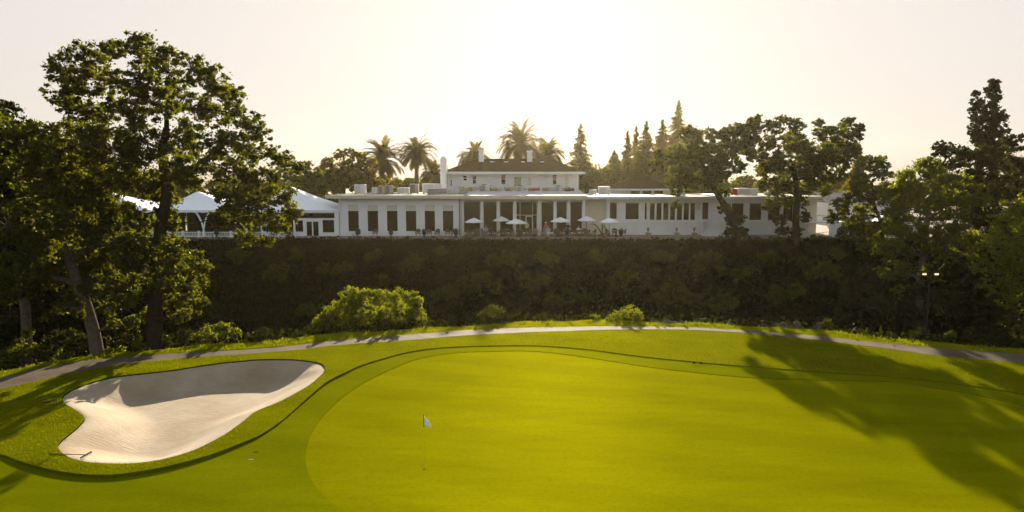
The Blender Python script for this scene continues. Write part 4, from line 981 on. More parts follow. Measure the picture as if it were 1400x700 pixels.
# ------------------------------------------------------------------ marquee tents, railing, side buildings
def tent(p0, p1, ppx, prow, label, Y=84.3, dep=9, full=False, curt=()):
    x0, x1 = X(p0, Y), X(p1, Y); ze = Zt(287.5, Y); xp, zp = W(ppx, prow, Y+dep/2)
    o = thing('marquee_tent', label, 'tent', ((x0+x1)/2, Y, TZ), 'white marquee tents on the left terrace')
    mb = MB(); n = 10; vs = []; fs = []
    cor = [(x0, Y), (x1, Y), (x1, Y+dep), (x0, Y+dep)]
    for i in range(n+1):
        s = i/n; zz = ze+(zp-ze)*(s**1.22)
        for (a, b_) in cor: vs.append((a+(xp-a)*s*.985, b_+(Y+dep/2-b_)*s*.985, zz))
    for i in range(n):
        for k in range(4): j = (k+1) % 4; fs.append((i*4+k, i*4+j, i*4+4+j, i*4+4+k))
    mb.add(vs, fs); mk('canopy', mb, 'tent_fabric', o)
    mb = MB(); mm = 24
    for (a, b_), (c, d_) in zip(cor, cor[1:]+cor[:1]):
        for k in range(mm):
            s, t_ = k/mm, (k+1)/mm; zl_ = ze-.26-.05*abs(math.sin(k*math.pi/2)); zl2 = ze-.26-.05*abs(math.sin((k+1)*math.pi/2))
            mb.add([(a+(c-a)*s, b_+(d_-b_)*s, ze-.01), (a+(c-a)*t_, b_+(d_-b_)*t_, ze-.01), (a+(c-a)*t_, b_+(d_-b_)*t_, zl2), (a+(c-a)*s, b_+(d_-b_)*s, zl_)], [(0,1,2,3)])
    mk('valance', mb, 'tent_fabric', o)
    for (a, b_) in cor: mk('pole', MB().bbox(a-.07, a+.07, b_+.05, b_+.19, TZ, ze-.02, .01), 'white_trim', o)
    mk('shade_backdrop', MB().box(x0+.1, x1-.1, Y+dep-.3, Y+dep-.25, TZ+.05, ze-.05), 'tent_shade', o)  # dark sheet added at the rear, its colour stands for the shaded tent interior
    for cpx in curt:
        xx = X(cpx, Y); mb = MB()
        for s in (-1, 1):
            pts = [(xx+s*(.08+.55*math.sin(math.pi*.5*(1-t_/7))**1.5), Y+.25, TZ+1.0+(ze-TZ-1.05)*t_/7) for t_ in range(8)]
            pts = [(xx+s*(.06+.9*(t_/7)**1.6), Y+.25, TZ+1.0+(ze-TZ-1.05)*t_/7) for t_ in range(8)]
            mb.tube(pts, [.10+.05*t_/7 for t_ in range(8)], 6)
        mb.tube([(xx, Y+.25, TZ+.08), (xx, Y+.25, TZ+.6), (xx, Y+.25, TZ+1.0)], [.2, .14, .09], 8)
        mk('curtain', mb, 'tent_fabric', o)
    return o, x0, x1, ze, Y
tA, x0, x1, ze, YT = tent(336, 462, 397, 255, 'rightmost marquee tent, with white framed doors beside the dining wing', curt=())
zf = Zt(328, YT)
hh = [hole(YT+.1, 403, 415, 301, 317), hole(YT+.1, 440.5, 457.5, 300.5, 318), (X(403, YT+.1), X(457.5, YT+.1), Zt(298.5, YT+.1), ze-.32), (X(417.5, YT+.1), X(436, YT+.1), TZ+.06, Zt(303, YT+.1))]
wall(tA, 'front_panel', YT+.1, X(400, YT), x1-.08, TZ, ze-.3, hh, 'white_paint', .08)
for h in hh[:3]: window(tA, YT+.1, h, 'dark_glass', .03, name='window')
h = hh[3]; mb = MB(); xm = (h[0]+h[1])/2
for a, b_ in ((h[0], h[0]+.1), (xm-.07, xm+.07), (h[1]-.1, h[1])): mb.box(a, b_, YT+.03, YT+.12, h[2], h[3])
mb.box(h[0]-.1, h[1]+.1, YT+.03, YT+.12, h[3], h[3]+.14); dd = mk('double_door', mb, 'white_trim', tA)
mk('pane', MB().box(h[0]+.1, h[1]-.1, YT+.13, YT+.15, h[2], h[3]), 'dark_glass', dd)
mk('side_panel', MB().box(X(355, YT), X(366, YT), YT+.1, YT+.14, TZ+.05, Zt(306, YT)), 'blue_panel', tA)
tent(208, 335.5, 270, 262, 'middle marquee tent with a tied-back white curtain behind the tallest oak', curt=(276,))
tent(84, 207.5, 146, 262, 'leftmost marquee tent mostly hidden by the tallest oak', curt=(197,))

Yr = 82.6
fx0, fx1 = X(95, Yr), X(402, Yr)
rail = thing('railing', 'long white baluster railing along the terrace edge in front of the tents', 'railing', ((fx0+fx1)/2, Yr, TZ))
npost = 14; rz0, rz1 = TZ+.12, Zt(317.2, Yr)
for k in range(npost+1):
    xx = fx0+(fx1-fx0)*k/npost
    mk('post', MB().bbox(xx-.09, xx+.09, Yr-.09, Yr+.09, TZ-.3, rz1+.08, .02).box(xx-.13, xx+.13, Yr-.13, Yr+.13, rz1+.083, rz1+.14), 'white_trim', rail)
    if k < npost:
        xa, xb = xx+.092, fx0+(fx1-fx0)*(k+1)/npost-.092; mb = MB()
        mb.box(xa, xb, Yr-.05, Yr+.05, rz1-.08, rz1).box(xa, xb, Yr-.04, Yr+.04, rz0, rz0+.09)
        nb = int((xb-xa)/.19)
        for j in range(nb): xq = xa+(xb-xa)*(j+.5)/nb; mb.box(xq-.025, xq+.025, Yr-.025, Yr+.025, rz0+.09, rz1-.08)
        mk('baluster_panel', mb, 'white_trim', rail)
# low stone wall at the patio edge
sx0, sx1_ = X(640, 82), X(978, 82)
o = mk('retaining_wall', MB().box(sx0, sx1_, 81.7, 82.05, TZ-.75, TZ+.18), 'stone_wall', None, loc=(sx0, 82, TZ-.75)); tag(o, 'low brown stone wall along the front edge of the patio', 'wall')

# steps up to the long wing
Ys = 84.0
s0, s1 = X(964, Ys), X(985, Ys); zt_ = Zt(303, Ys)
st = thing('stairs', 'white wooden stairs with handrails leading up to the long wing', 'stairs', (s0, Ys, TZ))
n = 8
for k in range(n):
    xa = s0+(s1-s0)*k/n; mk('tread', MB().box(xa, s0+(s1-s0)*(k+1)/n-.003, Ys, Ys+1.2, TZ-.1, TZ+(zt_-TZ)*(k+1)/n), 'white_paint', st)
mk('landing', MB().box(s1, s1+1.5, Ys, Y3-.13, TZ-.9, zt_), 'white_paint', st)
for yy in (Ys-.04, Ys+1.24):
    mb = MB(); n = 9
    mb.tube([(s0, yy, TZ+.95), (s1, yy, zt_+.95), (s1+1.5, yy, zt_+.95)], .05, 6); mb.tube([(s0, yy, TZ+.15), (s1, yy, zt_+.12), (s1+1.5, yy, zt_+.12)], .04, 6)
    for k in range(n+1):
        f = k/n; xa = s0+(s1-s0)*f; mb.box(xa-.03, xa+.03, yy-.03, yy+.03, TZ+(zt_-TZ)*f+.1, TZ+(zt_-TZ)*f+.95)
    mk('handrail', mb, 'white_trim', st)
# deck and ramp at the right end
Yd = 83.8
dx0, dx1 = X(1100, Yd), X(1162, Yd); zd = Zt(303.5, Yd)
dk = thing('deck', 'white boarded deck with a sloping ramp under the right end of the roof', 'deck', (dx0, Yd, TZ))
mk('deck_floor', MB().box(dx0, dx1, Yd, Yd+2.3, zd-.15, zd), 'white_paint', dk)
mk('deck_skirt', MB().box(dx0+3.1, dx1, Yd-.06, Yd-.003, TZ-.9, zd+.02), 'lap_siding', dk)
mb = MB(); r0_ = X(1068, Yd); r1_ = X(1128, Yd)
mb.add([(r0_, Yd-1.3, TZ-.1), (r1_, Yd-1.3, TZ-.9), (r1_, Yd-1.3, TZ-.2), (r0_, Yd-1.3, zd), (r0_, Yd-.1, TZ-.1), (r1_, Yd-.1, TZ-.9), (r1_, Yd-.1, TZ-.2), (r0_, Yd-.1, zd)], [(0,1,2,3),(7,6,5,4),(3,2,6,7),(1,5,6,2),(0,4,5,1),(0,3,7,4)])
mk('ramp', mb, 'cream_paint', dk)
mb = MB(); mb.box(X(1117.5, Yd), dx1, Yd+.0, Yd+.08, zd+.75, zd+.85)
for k in range(7): xa = X(1117.5, Yd)+(dx1-X(1117.5, Yd))*k/6.0; mb.box(xa-.04 if k else xa, xa+.04, Yd+.0, Yd+.08, zd, zd+.748)
mk('deck_rail', mb, 'white_trim', dk)
Yq = 82.3
mb = MB(); q0, q1 = X(1112, Yq), X(1185, Yq)
pr = [(q0+(q1-q0)*k/10, Yq, TZ+.55+.35*math.sin(k/10*math.pi)-.1) for k in range(11)]
gr_ = thing('pipe_rail', 'thin curved white pipe rail on the slope below the deck', 'railing', (q0, Yq, TZ-.5))
mb.tube(pr, .03, 6); mb.tube([(a, b_, c-.4) for a, b_, c in pr], .02, 6); mk('rail', mb, 'white_trim', gr_)
for k in range(0, 11, 2): p = pr[k]; mk('post', MB().tube([(p[0], p[1], TZ-.9), (p[0], p[1], p[2]+.02)], .03, 6), 'white_trim', gr_)
# outbuilding and van beyond the deck
Yo = 104
ob = thing('outbuilding', 'low white outbuilding with a pale roof beyond the deck at the right', 'building', (X(1180, Yo), Yo, TZ))
ox0, ox1 = X(1132, Yo), X(1216, Yo); oz = Zt(277, Yo)
ho = [hole(Yo, a, a+9, 283, 292) for a in (1146, 1168, 1190)]
wall(ob, 'wall', Yo, ox0, ox1, TZ, oz, ho, 'lap_siding')
for h in ho: window(ob, Yo, h, 'dark_glass', .05)
mb = MB(); zrg = Zt(263, Yo+4); mb.add([(ox0-.5,Yo-.6,oz-.05),(ox1+.5,Yo-.6,oz-.05),(ox1+.5,Yo+4,zrg),(ox0-.5,Yo+4,zrg),(ox1+.5,Yo+8.6,oz-.05),(ox0-.5,Yo+8.6,oz-.05)], [(0,1,2,3),(3,2,4,5)])
mk('roof', mb, 'roof_membrane', ob)
mk('side_wall', MB().box(ox0, ox0+.25, Yo+.29, Yo+8, TZ, oz).box(ox1-.25, ox1, Yo+.29, Yo+8, TZ, oz).box(ox0, ox1, Yo+8.01, Yo+8.2, TZ, oz), 'lap_siding', ob)
Yv = 90
vx0_, vx1_ = X(1196, Yv), X(1236, Yv); vz = TZ+.05
van = thing('parked_van', 'blue van with a white upper body parked beyond the deck at the right', 'van', ((vx0_+vx1_)/2, Yv, vz))
def prof(y0, y1, pts):
    mb = MB(); n = len(pts); vs = [(a, y0, c) for a, c in pts]+[(a, y1, c) for a, c in pts]
    return mb.add(vs, [tuple(range(n)), tuple(range(2*n-1, n-1, -1))]+[(i, i+n, (i+1) % n+n, (i+1) % n) for i in range(n)])
Lv = vx1_-vx0_
mk('body', prof(Yv, Yv+1.9, [(vx0_, vz+.35), (vx1_, vz+.35), (vx1_, vz+1.25), (vx0_+Lv*.14, vz+1.25), (vx0_, vz+1.0)]), 'van_blue', van)
up_ = mk('upper_body', prof(Yv+.05, Yv+1.85, [(vx0_+Lv*.14, vz+1.253), (vx1_-.02, vz+1.253), (vx1_-.06, vz+2.15), (vx0_+Lv*.32, vz+2.15)]), 'white_paint', van)
for a, b_ in ((.28, .42), (.46, .66), (.70, .92)): mk('window', MB().box(vx0_+Lv*a, vx0_+Lv*b_, Yv+.03, Yv+.047, vz+1.35, vz+1.95), 'dark_glass', van)
for a in (.2, .8):
    cx_ = vx0_+Lv*a; 
    for yy in (Yv-.02, Yv+1.72):
        mb = MB().tube([(cx_, yy, vz+.36), (cx_, yy+.2, vz+.36)], .36, 18); wh = mk('wheel', mb, 'rubber', van)
        mk('rim', MB().tube([(cx_, yy-.01, vz+.36), (cx_, yy-.003, vz+.36)], .2, 14), 'steel', wh)

# ------------------------------------------------------------------ patio
def umbrella(px, row, wpx, Y, label):
    x, zt2 = W(px, row, Y); r = wpx*PS(Y)/2
    o = thing('patio_umbrella', label, 'umbrella', (x, Y, TZ+.05), 'white patio umbrellas')
    mb = MB(); n = 8; vs = [(x, Y, zt2)]; fs = []
    for rr, zz in ((.33, .13), (.68, .30), (1.0, .48)):
        for k in range(n*2):
            t_ = math.pi*k/n; rad = r*rr*(1 if k % 2 == 0 else .955); vs.append((x+rad*math.cos(t_), Y+rad*math.sin(t_), zt2-zz-(0 if k % 2 else .03*rr)))
    m_ = n*2
    for k in range(m_): fs.append((0, 1+k, 1+(k+1) % m_))
    for l in range(2):
        for k in range(m_): fs.append((1+l*m_+k, 1+(l+1)*m_+k, 1+(l+1)*m_+(k+1) % m_, 1+l*m_+(k+1) % m_))
    # valance
    b0 = 1+2*m_; ring = [(v_[0], v_[1], v_[2]-.10) for v_ in vs[b0:b0+m_]]; k0 = len(vs); vs += ring
    for k in range(m_): fs.append((b0+k, k0+k, k0+(k+1) % m_, b0+(k+1) % m_))
    mb.add(vs, fs); mk('canopy', mb, 'umbrella_cloth', o)
    mk('pole', MB().tube([(x, Y, TZ+.12), (x, Y, zt2+.05)], .028, 8), 'dark_wood', o)
    mb = MB()
    for k in range(n): t_ = 2*math.pi*k/n; mb.tube([(x, Y, zt2-.55), (x+r*.55*math.cos(t_), Y+r*.55*math.sin(t_), zt2-.30)], .012, 4)
    mk('rib', mb, 'dark_wood', o)
    mk('base', MB().lathe(x, Y, [(.26, TZ+.05), (.26, TZ+.1), (.06, TZ+.13), (.05, TZ+.25)], 14), 'hvac_dark', o)
UMB = [(648,297.6,25,83.6,'leftmost white umbrella on the patio, before the first glass bay'),(685.5,295.6,23,85.3,'smaller white umbrella second from the left, set back by the third column'),(706,299,29,83.2,'widest white umbrella, third from the left, before the glass door'),(766,296.8,27,83.5,'white umbrella right of centre before the right-hand glass bays'),(802,295.4,25,84.6,'pale umbrella before the blank cream wall'),(833,297.8,26,83.3,'rightmost white umbrella beside the long wing corner')]
for a in UMB: umbrella(*a)
def table(x, y, i, label):
    o = thing('patio_table', label, 'table', (x, y, TZ+.05), 'round patio tables')
    mk('tabletop', MB().lathe(x, y, [(.55, TZ+.74), (.6, TZ+.76), (.6, TZ+.79), (.56, TZ+.8)], 20), 'dark_wood' if i % 2 else 'cushion', o)
    mk('pedestal', MB().lathe(x, y, [(.3, TZ+.05), (.28, TZ+.09), (.06, TZ+.13), (.05, TZ+.7), (.2, TZ+.74)], 12), 'dark_metal', o)
def mkchair():
    z = 0; o = thing('patio_chair', 'x', 'chair', (0,0,0), 'brown wicker patio chairs')
    mk('seat', MB().bbox(-.27, .27, -.26, .26, .36, .42, .03), 'wicker', o)
    mk('seat_cushion', MB().bbox(-.24, .24, -.24, .22, .423, .49, .03), 'cushion', o)
    mb = MB(); n = 8; vs = []
    for i in range(n+1):
        t_ = math.pi*i/n; xx = -.29*math.cos(t_); yy = .10+.2*math.sin(t_)
        vs += [(xx, yy, .43), (xx*1.05, yy+.06, .66+.28*math.sin(t_)**.6), (xx*.93, yy*.9, .66+.28*math.sin(t_)**.6), (xx*.9, yy*.85, .43)]
    fs = []
    for i in range(n):
        for k in range(4): j = (k+1) % 4; fs.append((i*4+k, i*4+j, i*4+4+j, i*4+4+k))
    fs += [(3,2,1,0), (n*4, n*4+1, n*4+2, n*4+3)]
    mk('backrest', mb.add(vs, fs), 'wicker', o)
    for s in (-1, 1):
        mk('armrest', MB().tube([(s*.28, -.2, .36), (s*.28, -.2, .62), (s*.29, 0, .65), (s*.29, .14, .66)], .028, 6), 'wicker', o)
        for yy in (-.22, .22): mk('leg', MB().tube([(s*.24, yy, 0), (s*.23, yy*.95, .36)], [.02, .028], 6), 'wicker', o)
    return o
chair0 = mkchair(); used0 = [False]
def chair(x, y, rz, label):
    o = chair0 if not used0[0] else copy_tree(chair0); used0[0] = True
    o.location = (x, y, TZ+.05); o.rotation_euler = (0, 0, rz); o['label'] = label
TB = [(648,83.9,'left end of the patio under the leftmost umbrella'),(668,84.3,'between the two left umbrellas'),(686,85.5,'by the third column under the smaller umbrella'),(707,83.4,'under the widest umbrella'),(728,84.6,'before the glass door bay'),(757,83.4,'just right of the person in the straw hat'),(772,84.8,'under the umbrella right of centre'),(797,83.6,'under the pale umbrella by the cream wall'),(838,83.6,'under the rightmost umbrella')]
sides = ['left', 'right', 'near', 'far']
for i, (px, Y, lab) in enumerate(TB):
    x = X(px, Y, 315); tx = x+.35
    table(tx, Y, i, 'round patio table '+lab)
    for k, (ax_, ay_) in enumerate(((-1,0),(1,0),(0,-1),(0,1))):
        if (i, k) in ((5,0),(2,3),(4,2),(1,2),(6,3),(8,2)): continue
        j = random.uniform(-.25, .25); rz = math.atan2(-ax_, ay_)+j     # backrest (+y) points away from the table
        chair(tx+ax_*.95, Y+ay_*.9, rz, '%s chair of the table %s' % (sides[k], lab))
# chairs along the foot of the left wing
for px, rz, lab in ((489.5,.2,'by the urn under the first wing window'),(513,-.1,'alone under the second wing window'),(571.5,0,'under the fourth wing window'),(587,.1,'left of a pair under the fifth wing window'),(598,-.2,'right of a pair under the fifth wing window'),(612,.1,'left of a pair under the last wing window'),(620,-.1,'right of a pair under the last wing window')):
    chair(X(px, 83.7, 320), 83.7, rz, 'wicker chair facing the lawn '+lab)
# dark sideboard, folded loungers at the right
xs0 = X(796, 83, 316)
o = thing('serving_bench', 'long dark wooden bench with cushions under the pale umbrella', 'bench', (xs0, 82.9, TZ+.05))
mk('seat', MB().bbox(xs0-.6, xs0+1.0, 82.6, 83.2, TZ+.05, TZ+.5, .04), 'dark_wood', o); mk('backrest', MB().bbox(xs0-.6, xs0+1.0, 83.2, 83.32, TZ+.5, TZ+.9, .03), 'dark_wood', o)
for k in range(3): mk('cushion', MB().bbox(xs0-.5+k*.5, xs0-.1+k*.5, 82.7, 83.15, TZ+.5, TZ+.66, .05), 'cushion', o)
xq = X(808, 83.2, 306); zq = Zt(306.5, 83.2)
o = thing('arched_arm', 'dark curved arm arching down to the patio left of the rightmost umbrella', 'arched arm', (X(822, 83.2), 83.2, TZ+.05))  # bare curved arm with a foot, not a light source
x1_ = X(823, 83.2, 318)
mk('arm', MB().tube([(xq, 83.2, zq), (xq+.3, 83.2, zq+.03), (xq+.6, 83.2, zq-.12), (xq+.9, 83.2, zq-.5), (xq+1.15, 83.2, zq-.85), (x1_, 83.2, TZ+.12)], [.03, .05, .06, .06, .06, .06], 8), 'dark_wood', o)
mk('foot', MB().lathe(x1_, 83.2, [(.28, TZ+.05), (.26, TZ+.12), (.08, TZ+.15)], 12), 'dark_wood', o)
xh = X(827, 83.6, 310)
o = thing('hooded_chair', 'brown hooded wicker chair beside the curved dark arm', 'hooded chair', (xh, 83.6, TZ+.05))
mb = MB(); vs = []; fs = []; n = 8
for i in range(n+1):
    t_ = i/n; w_ = .42
    vs += [(xh-.35+.9*t_**1.5, 83.6-w_, TZ+1.55-.9*t_**1.6), (xh-.35+.9*t_**1.5, 83.6+w_, TZ+1.55-.9*t_**1.6), (xh-.30+.82*t_**1.5, 83.6+w_-.05, TZ+1.46-.9*t_**1.6), (xh-.30+.82*t_**1.5, 83.6-w_+.05, TZ+1.46-.9*t_**1.6)]
for i in range(n):
    for k in range(4): j = (k+1) % 4; fs.append((i*4+k, i*4+j, i*4+4+j, i*4+4+k))
fs += [(0,3,2,1), (n*4, n*4+1, n*4+2, n*4+3)]
mk('hood', mb.add(vs, fs), 'wicker', o); mk('seat', MB().bbox(xh-.35, xh+.45, 83.2, 84.0, TZ+.3, TZ+.45, .04), 'terracotta', o)
mk('frame', MB().box(xh-.34, xh-.28, 83.2, 83.26, TZ+.05, TZ+1.45).box(xh-.34, xh-.28, 83.94, 84.0, TZ+.05, TZ+1.45).box(xh+.38, xh+.44, 83.2, 83.26, TZ+.05, TZ+.3).box(xh+.38, xh+.44, 83.94, 84.0, TZ+.05, TZ+.3), 'dark_wood', o)

# urns and stone pedestals
def urn(px, Y, zb, h, label, mat='hvac_dark', group='dark urns along the terrace'):
    x = X(px, Y, 320); pr_ = [(.22,0),(.22,.05),(.10,.10),(.07,.22),(.12,.30),(.24,.42),(.30,.58),(.22,.66),(.26,.78),(.36,.88),(.34,.92)]
    o = thing('urn', label, 'urn', (x, Y, zb), group)
    mk('bowl', MB().lathe(x, Y, [(r*h, zb+z_*h) for r, z_ in pr_], 14), mat, o, True)
    L_, _s = blob_leaves([(x, Y, zb+h*1.0, .15*h)], 260, .05, .6); np_mesh('plant', leaf_verts(L_, .06), 4, 'willow_leaf', o)
for px, lab in ((296,'dark urn on the railing line below the middle tent'),(345,'dark urn at the railing between the middle and right tents'),(395,'dark urn at the right end of the white railing'),(489,'dark urn under the first window of the dining wing'),(534.5,'dark urn under the third window of the dining wing'),(580,'dark urn under the fifth window of the dining wing'),(623.5,'dark urn at the corner where the glass section begins'),(849,'dark urn just right of the rightmost umbrella')):
    urn(px, 82.25, TZ+.05, 1.0, lab)
for px, lab in ((886,'under the left end of the window strip'),(925,'under the right half of the window strip'),(949,'just left of the white stairs')):
    x = X(px, 82.1, 320); o = thing('stone_pedestal', 'stone pedestal on the patio wall '+lab, 'pedestal', (x, 81.9, TZ-.5), 'stone pedestals on the patio wall')
    mk('shaft', MB().bbox(x-.26, x+.26, 81.62, 82.14, TZ-.7, TZ+.55, .04), 'stone_wall', o); mk('cap', MB().bbox(x-.33, x+.33, 81.55, 82.21, TZ+.553, TZ+.65, .02), 'stone_wall', o)
    urn(px, 81.88, TZ+.65, .55, 'small stone urn on the pedestal '+lab, 'stone_wall', 'stone urns on pedestals')

# ------------------------------------------------------------------ people (each body one remeshed surface)
def person(label, px, Y, pose, shirt, trousers, hair='hair_brown', hat=None, skirt_=False, face=-1):
    x = X(px, Y, 312); z = TZ+.05; sit = pose == 'sit'
    hip = .52 if sit else .93; o = thing('person', label, 'person', (x, Y, z))
    def P_(a, b_, c): return (x+a, Y+b_*(-face)*-1 if False else Y+b_*face, z+c)
    sh = hip+.50; nk = hip+.56; hd = hip+.72
    B = MB(); C_ = MB(); T = MB()
    # torso
    B.capsule(P_(0,0,hip), P_(0,0,hip+.26), .145, .13); B.capsule(P_(0,0,hip+.22), P_(0,0,sh-.08), .135, .155)
    B.capsule(P_(-.15,0,sh-.03), P_(.15,0,sh-.03), .065, .065); B.capsule(P_(0,0,sh-.05), P_(0,.01,nk+.06), .06, .052)
    B.ball(P_(0,.02,hd), .1, 12, (.82,.98,1.18)); B.ball(P_(0,.115,hd-.02), .02, 6); B.ball(P_(.08,.02,hd-.01), .022, 6); B.ball(P_(-.08,.02,hd-.01), .022, 6); B.ball(P_(0,.06,hd-.075), .045, 8)
    C_.capsule(P_(0,0,hip+.02), P_(0,0,hip+.26), .16, .145); C_.capsule(P_(0,0,hip+.22), P_(0,0,sh-.07), .15, .17); C_.capsule(P_(-.16,0,sh-.03), P_(.16,0,sh-.03), .08, .08)
    for s in (-1, 1):
        if sit: kn_, an = P_(s*.11,.44,hip-.0), P_(s*.11,.46,.09)
        elif pose == 'walk': kn_, an = P_(s*.09,.10+.12*s,.50), P_(s*.09,.02+.22*s,.09)
        else: kn_, an = P_(s*.09,.03,.50), P_(s*.10,-.01,.09)
        B.capsule(P_(s*.09,0,hip), kn_, .095, .065); B.capsule(kn_, an, .062, .04); a_ = Vector(an); B.capsule(a_+Vector((0,0,-.045)), a_+Vector((0,.15*face,-.055)), .042, .032)
        T.capsule(P_(s*.085,0,hip), kn_, .115, .082); T.capsule(kn_, tuple(a_+Vector((0,0,.06))), .08, .06)
        if pose == 'stand': el, wr_ = P_(s*.24,-.02,sh-.30), P_(s*.25,.06,sh-.54)
        else: el, wr_ = P_(s*.24,.02,sh-.28), P_(s*.17,.24,sh-.30)
        B.capsule(P_(s*.19,0,sh-.04), el, .055, .042); B.capsule(el, wr_, .042, .027); C_.capsule(P_(s*.19,0,sh-.04), el, .07, .058)
        w0 = Vector(wr_); dv = (w0-Vector(el)).normalized(); sd = Vector((1,0,0)) if abs(dv.x) < .6 else Vector((0,1,0))
        B.capsule(w0, w0+dv*.075, .032, .03)
        for q_, (off_, ln) in enumerate(((-.027,.065),(-.009,.08),(.009,.075),(.027,.058))):
            b0 = w0+dv*.08+sd*off_; B.capsule(b0, b0+dv*ln+Vector((0,0,-.015)), .0095, .0085, 6)
        B.capsule(w0+dv*.03+sd*(-.03*s), w0+dv*.075+sd*(-.062*s), .011, .0095, 6)
    def rm(n_, mb_, mat, vx_=.014):
        ob_ = mk(n_, mb_, mat, o, True); md = ob_.modifiers.new('join', 'REMESH'); md.mode = 'VOXEL'; md.voxel_size = vx_; md.use_smooth_shade = True; return ob_
    rm('body', B, 'skin', .009); rm('shirt', C_, shirt, .02)
    if skirt_:
        T = MB(); T.capsule(P_(0,0,hip), P_(0,.30 if sit else .02,hip-.05 if sit else hip-.35), .18, .22)
    rm('skirt' if skirt_ else 'trousers', T, trousers, .02)
    mk('hair', MB().ball(P_(0,-.015,hd+.025), .108, 12, (.86,.98,1.12)), hair, o, True)
    e1 = MB()
    for s in (-1, 1): e1.ball(P_(s*.033,.108,hd+.01), .011, 6); e1.ball(P_(s*.012,.108,hd-.058), .009, 5, (2,.5,.6))
    mk('face_features', e1, 'hair_brown', o)
    if hat: mk('hat', MB().lathe(x, Y+.0, [(.22, z+hd+.06), (.22, z+hd+.075), (.115, z+hd+.08), (.11, z+hd+.16), (.06, z+hd+.19)], 18), hat, o, True)
person('person in a straw hat and reddish top standing near the middle of the patio', 746, 83.3, 'stand', 'red_cloth', 'grey_cloth', hat='straw')
person('person in lavender top and white skirt seated at the front of the patio', 749.5, 82.5, 'sit', 'lavender_cloth', 'white_cloth', skirt_=True)
person('person in dark clothes standing right of the umbrella right of centre', 776.5, 83.0, 'walk', 'dark_cloth', 'dark_cloth')
person('person in pale lavender top seated between the two left umbrellas', 664.5, 83.6, 'sit', 'lavender_cloth', 'grey_cloth')
person('person in a light top standing by the glass door', 720.5, 85.2, 'stand', 'straw', 'dark_cloth')
person('person in a white top seated by the pale umbrella', 791, 83.4, 'sit', 'white_cloth', 'grey_cloth')

# ------------------------------------------------------------------ golf things
gx, gy = G(580, 641); gz = Hs(gx, gy)-.02
fl = thing('flagstick', 'thin flagstick with a small white flag standing in the hole on the green', 'golf flag', (gx, gy, gz))
mk('pole', MB().tube([(gx, gy, gz-.1), (gx+.005, gy, gz+1.63)], [.0065, .006], 8), 'pole_yellow', fl)
mk('pole_tip', MB().tube([(gx+.005, gy, gz+1.632), (gx+.006, gy, gz+2.13)], [.013, .012], 8), 'flag_black', fl)
mb = MB(); vs = []; fs = []; nxf, nzf = 10, 6
for i in range(nxf+1):
    for j in range(nzf+1):
        s, t_ = i/nxf, j/nzf; top = 2.10-.28*s**1.1; bot = 1.70-.06*s
        vs.append((gx+.02+.27*s, gy+.05*math.sin(s*5)*s, gz+bot+(top-bot)*t_*(1-.25*s)-.02*s))
for i in range(nxf):
    for j in range(nzf): a = i*(nzf+1)+j; fs.append((a, a+nzf+1, a+nzf+2, a+1))
mb.add(vs, fs); f = mk('flag', mb, 'flag_cloth', fl, True); md = f.modifiers.new('t', 'SOLIDIFY'); md.thickness = .004
mb = MB().lathe(gx, gy, [(.056, gz+.004), (.054, gz+.006), (.054, gz+.004)], 20)
o = mk('hole_cup', MB().lathe(gx+.0, gy, [(.054, gz+.001), (.054, gz+.005)], 20), 'flag_black', None, loc=(gx, gy, gz)); tag(o, 'small dark round hole at the foot of the flagstick', 'golf hole')
def rake(p0, p1, zoff, label, hw=.3):
    a = G(*p0); b_ = G(*p1)
    za, zb_ = Hs(*a)+zoff, Hs(*b_)+zoff
    o = thing('bunker_rake', label, 'rake', (b_[0], b_[1], zb_), 'rakes lying by the bunker')
    A = Vector((a[0], a[1], za)); Bv = Vector((b_[0], b_[1], zb_+.02)); d = (Bv-A).normalized(); s = d.cross(Vector((0,0,1))).normalized()
    mk('handle', MB().tube([A, Bv], .016, 6), 'dark_wood', o)
    mb = MB().tube([Bv-s*hw, Bv+s*hw], .028, 6)
    for k in range(9): p = Bv+s*hw*(k/4-1); mb.tube([p, p+Vector((0,0,-.09))+d*.02], [.012,.006], 4)
    mk('head', mb, 'dark_metal', o)
rake((68, 625.5), (118, 627.5), .16, 'rake lying across the near left edge of the bunker sand')
rake((52, 547), (68, 556), .22, 'dark rake lying in the shaded grass left of the bunker')
for i, (px, py) in enumerate(((949,498.5),(958,499))):
    x, y = G(px, py); z = Hs(x, y)+.12
    o = mk('sprinkler_cover', MB().lathe(x, y, [(.10, z-.05), (.10, z-.01), (.08, z)], 14), 'soil', None, loc=(x, y, z)); tag(o, '%s of two small dark sprinkler covers beyond the collar' % ('left' if i == 0 else 'right'), 'sprinkler cover')
# divot scars near the bunker
for i, (px, py, w_) in enumerate(((343,628,.13),(350,618,.12))):
    x, y = G(px, py); z = Hs(x, y)
    mb = MB(); vs = [(x+w_*math.cos(t_)*(1+.2*math.sin(3*t_)), y+.05*math.sin(t_), z+.006) for t_ in [k*.524 for k in range(12)]]; mb.add(vs, [tuple(range(12))])
    o = mk('divot', mb, 'wicker' if i == 0 else 'soil', None, loc=(x, y, z)); tag(o, ('brown' if i == 0 else 'dark')+' divot scar in the fairway right of the bunker', 'divot')

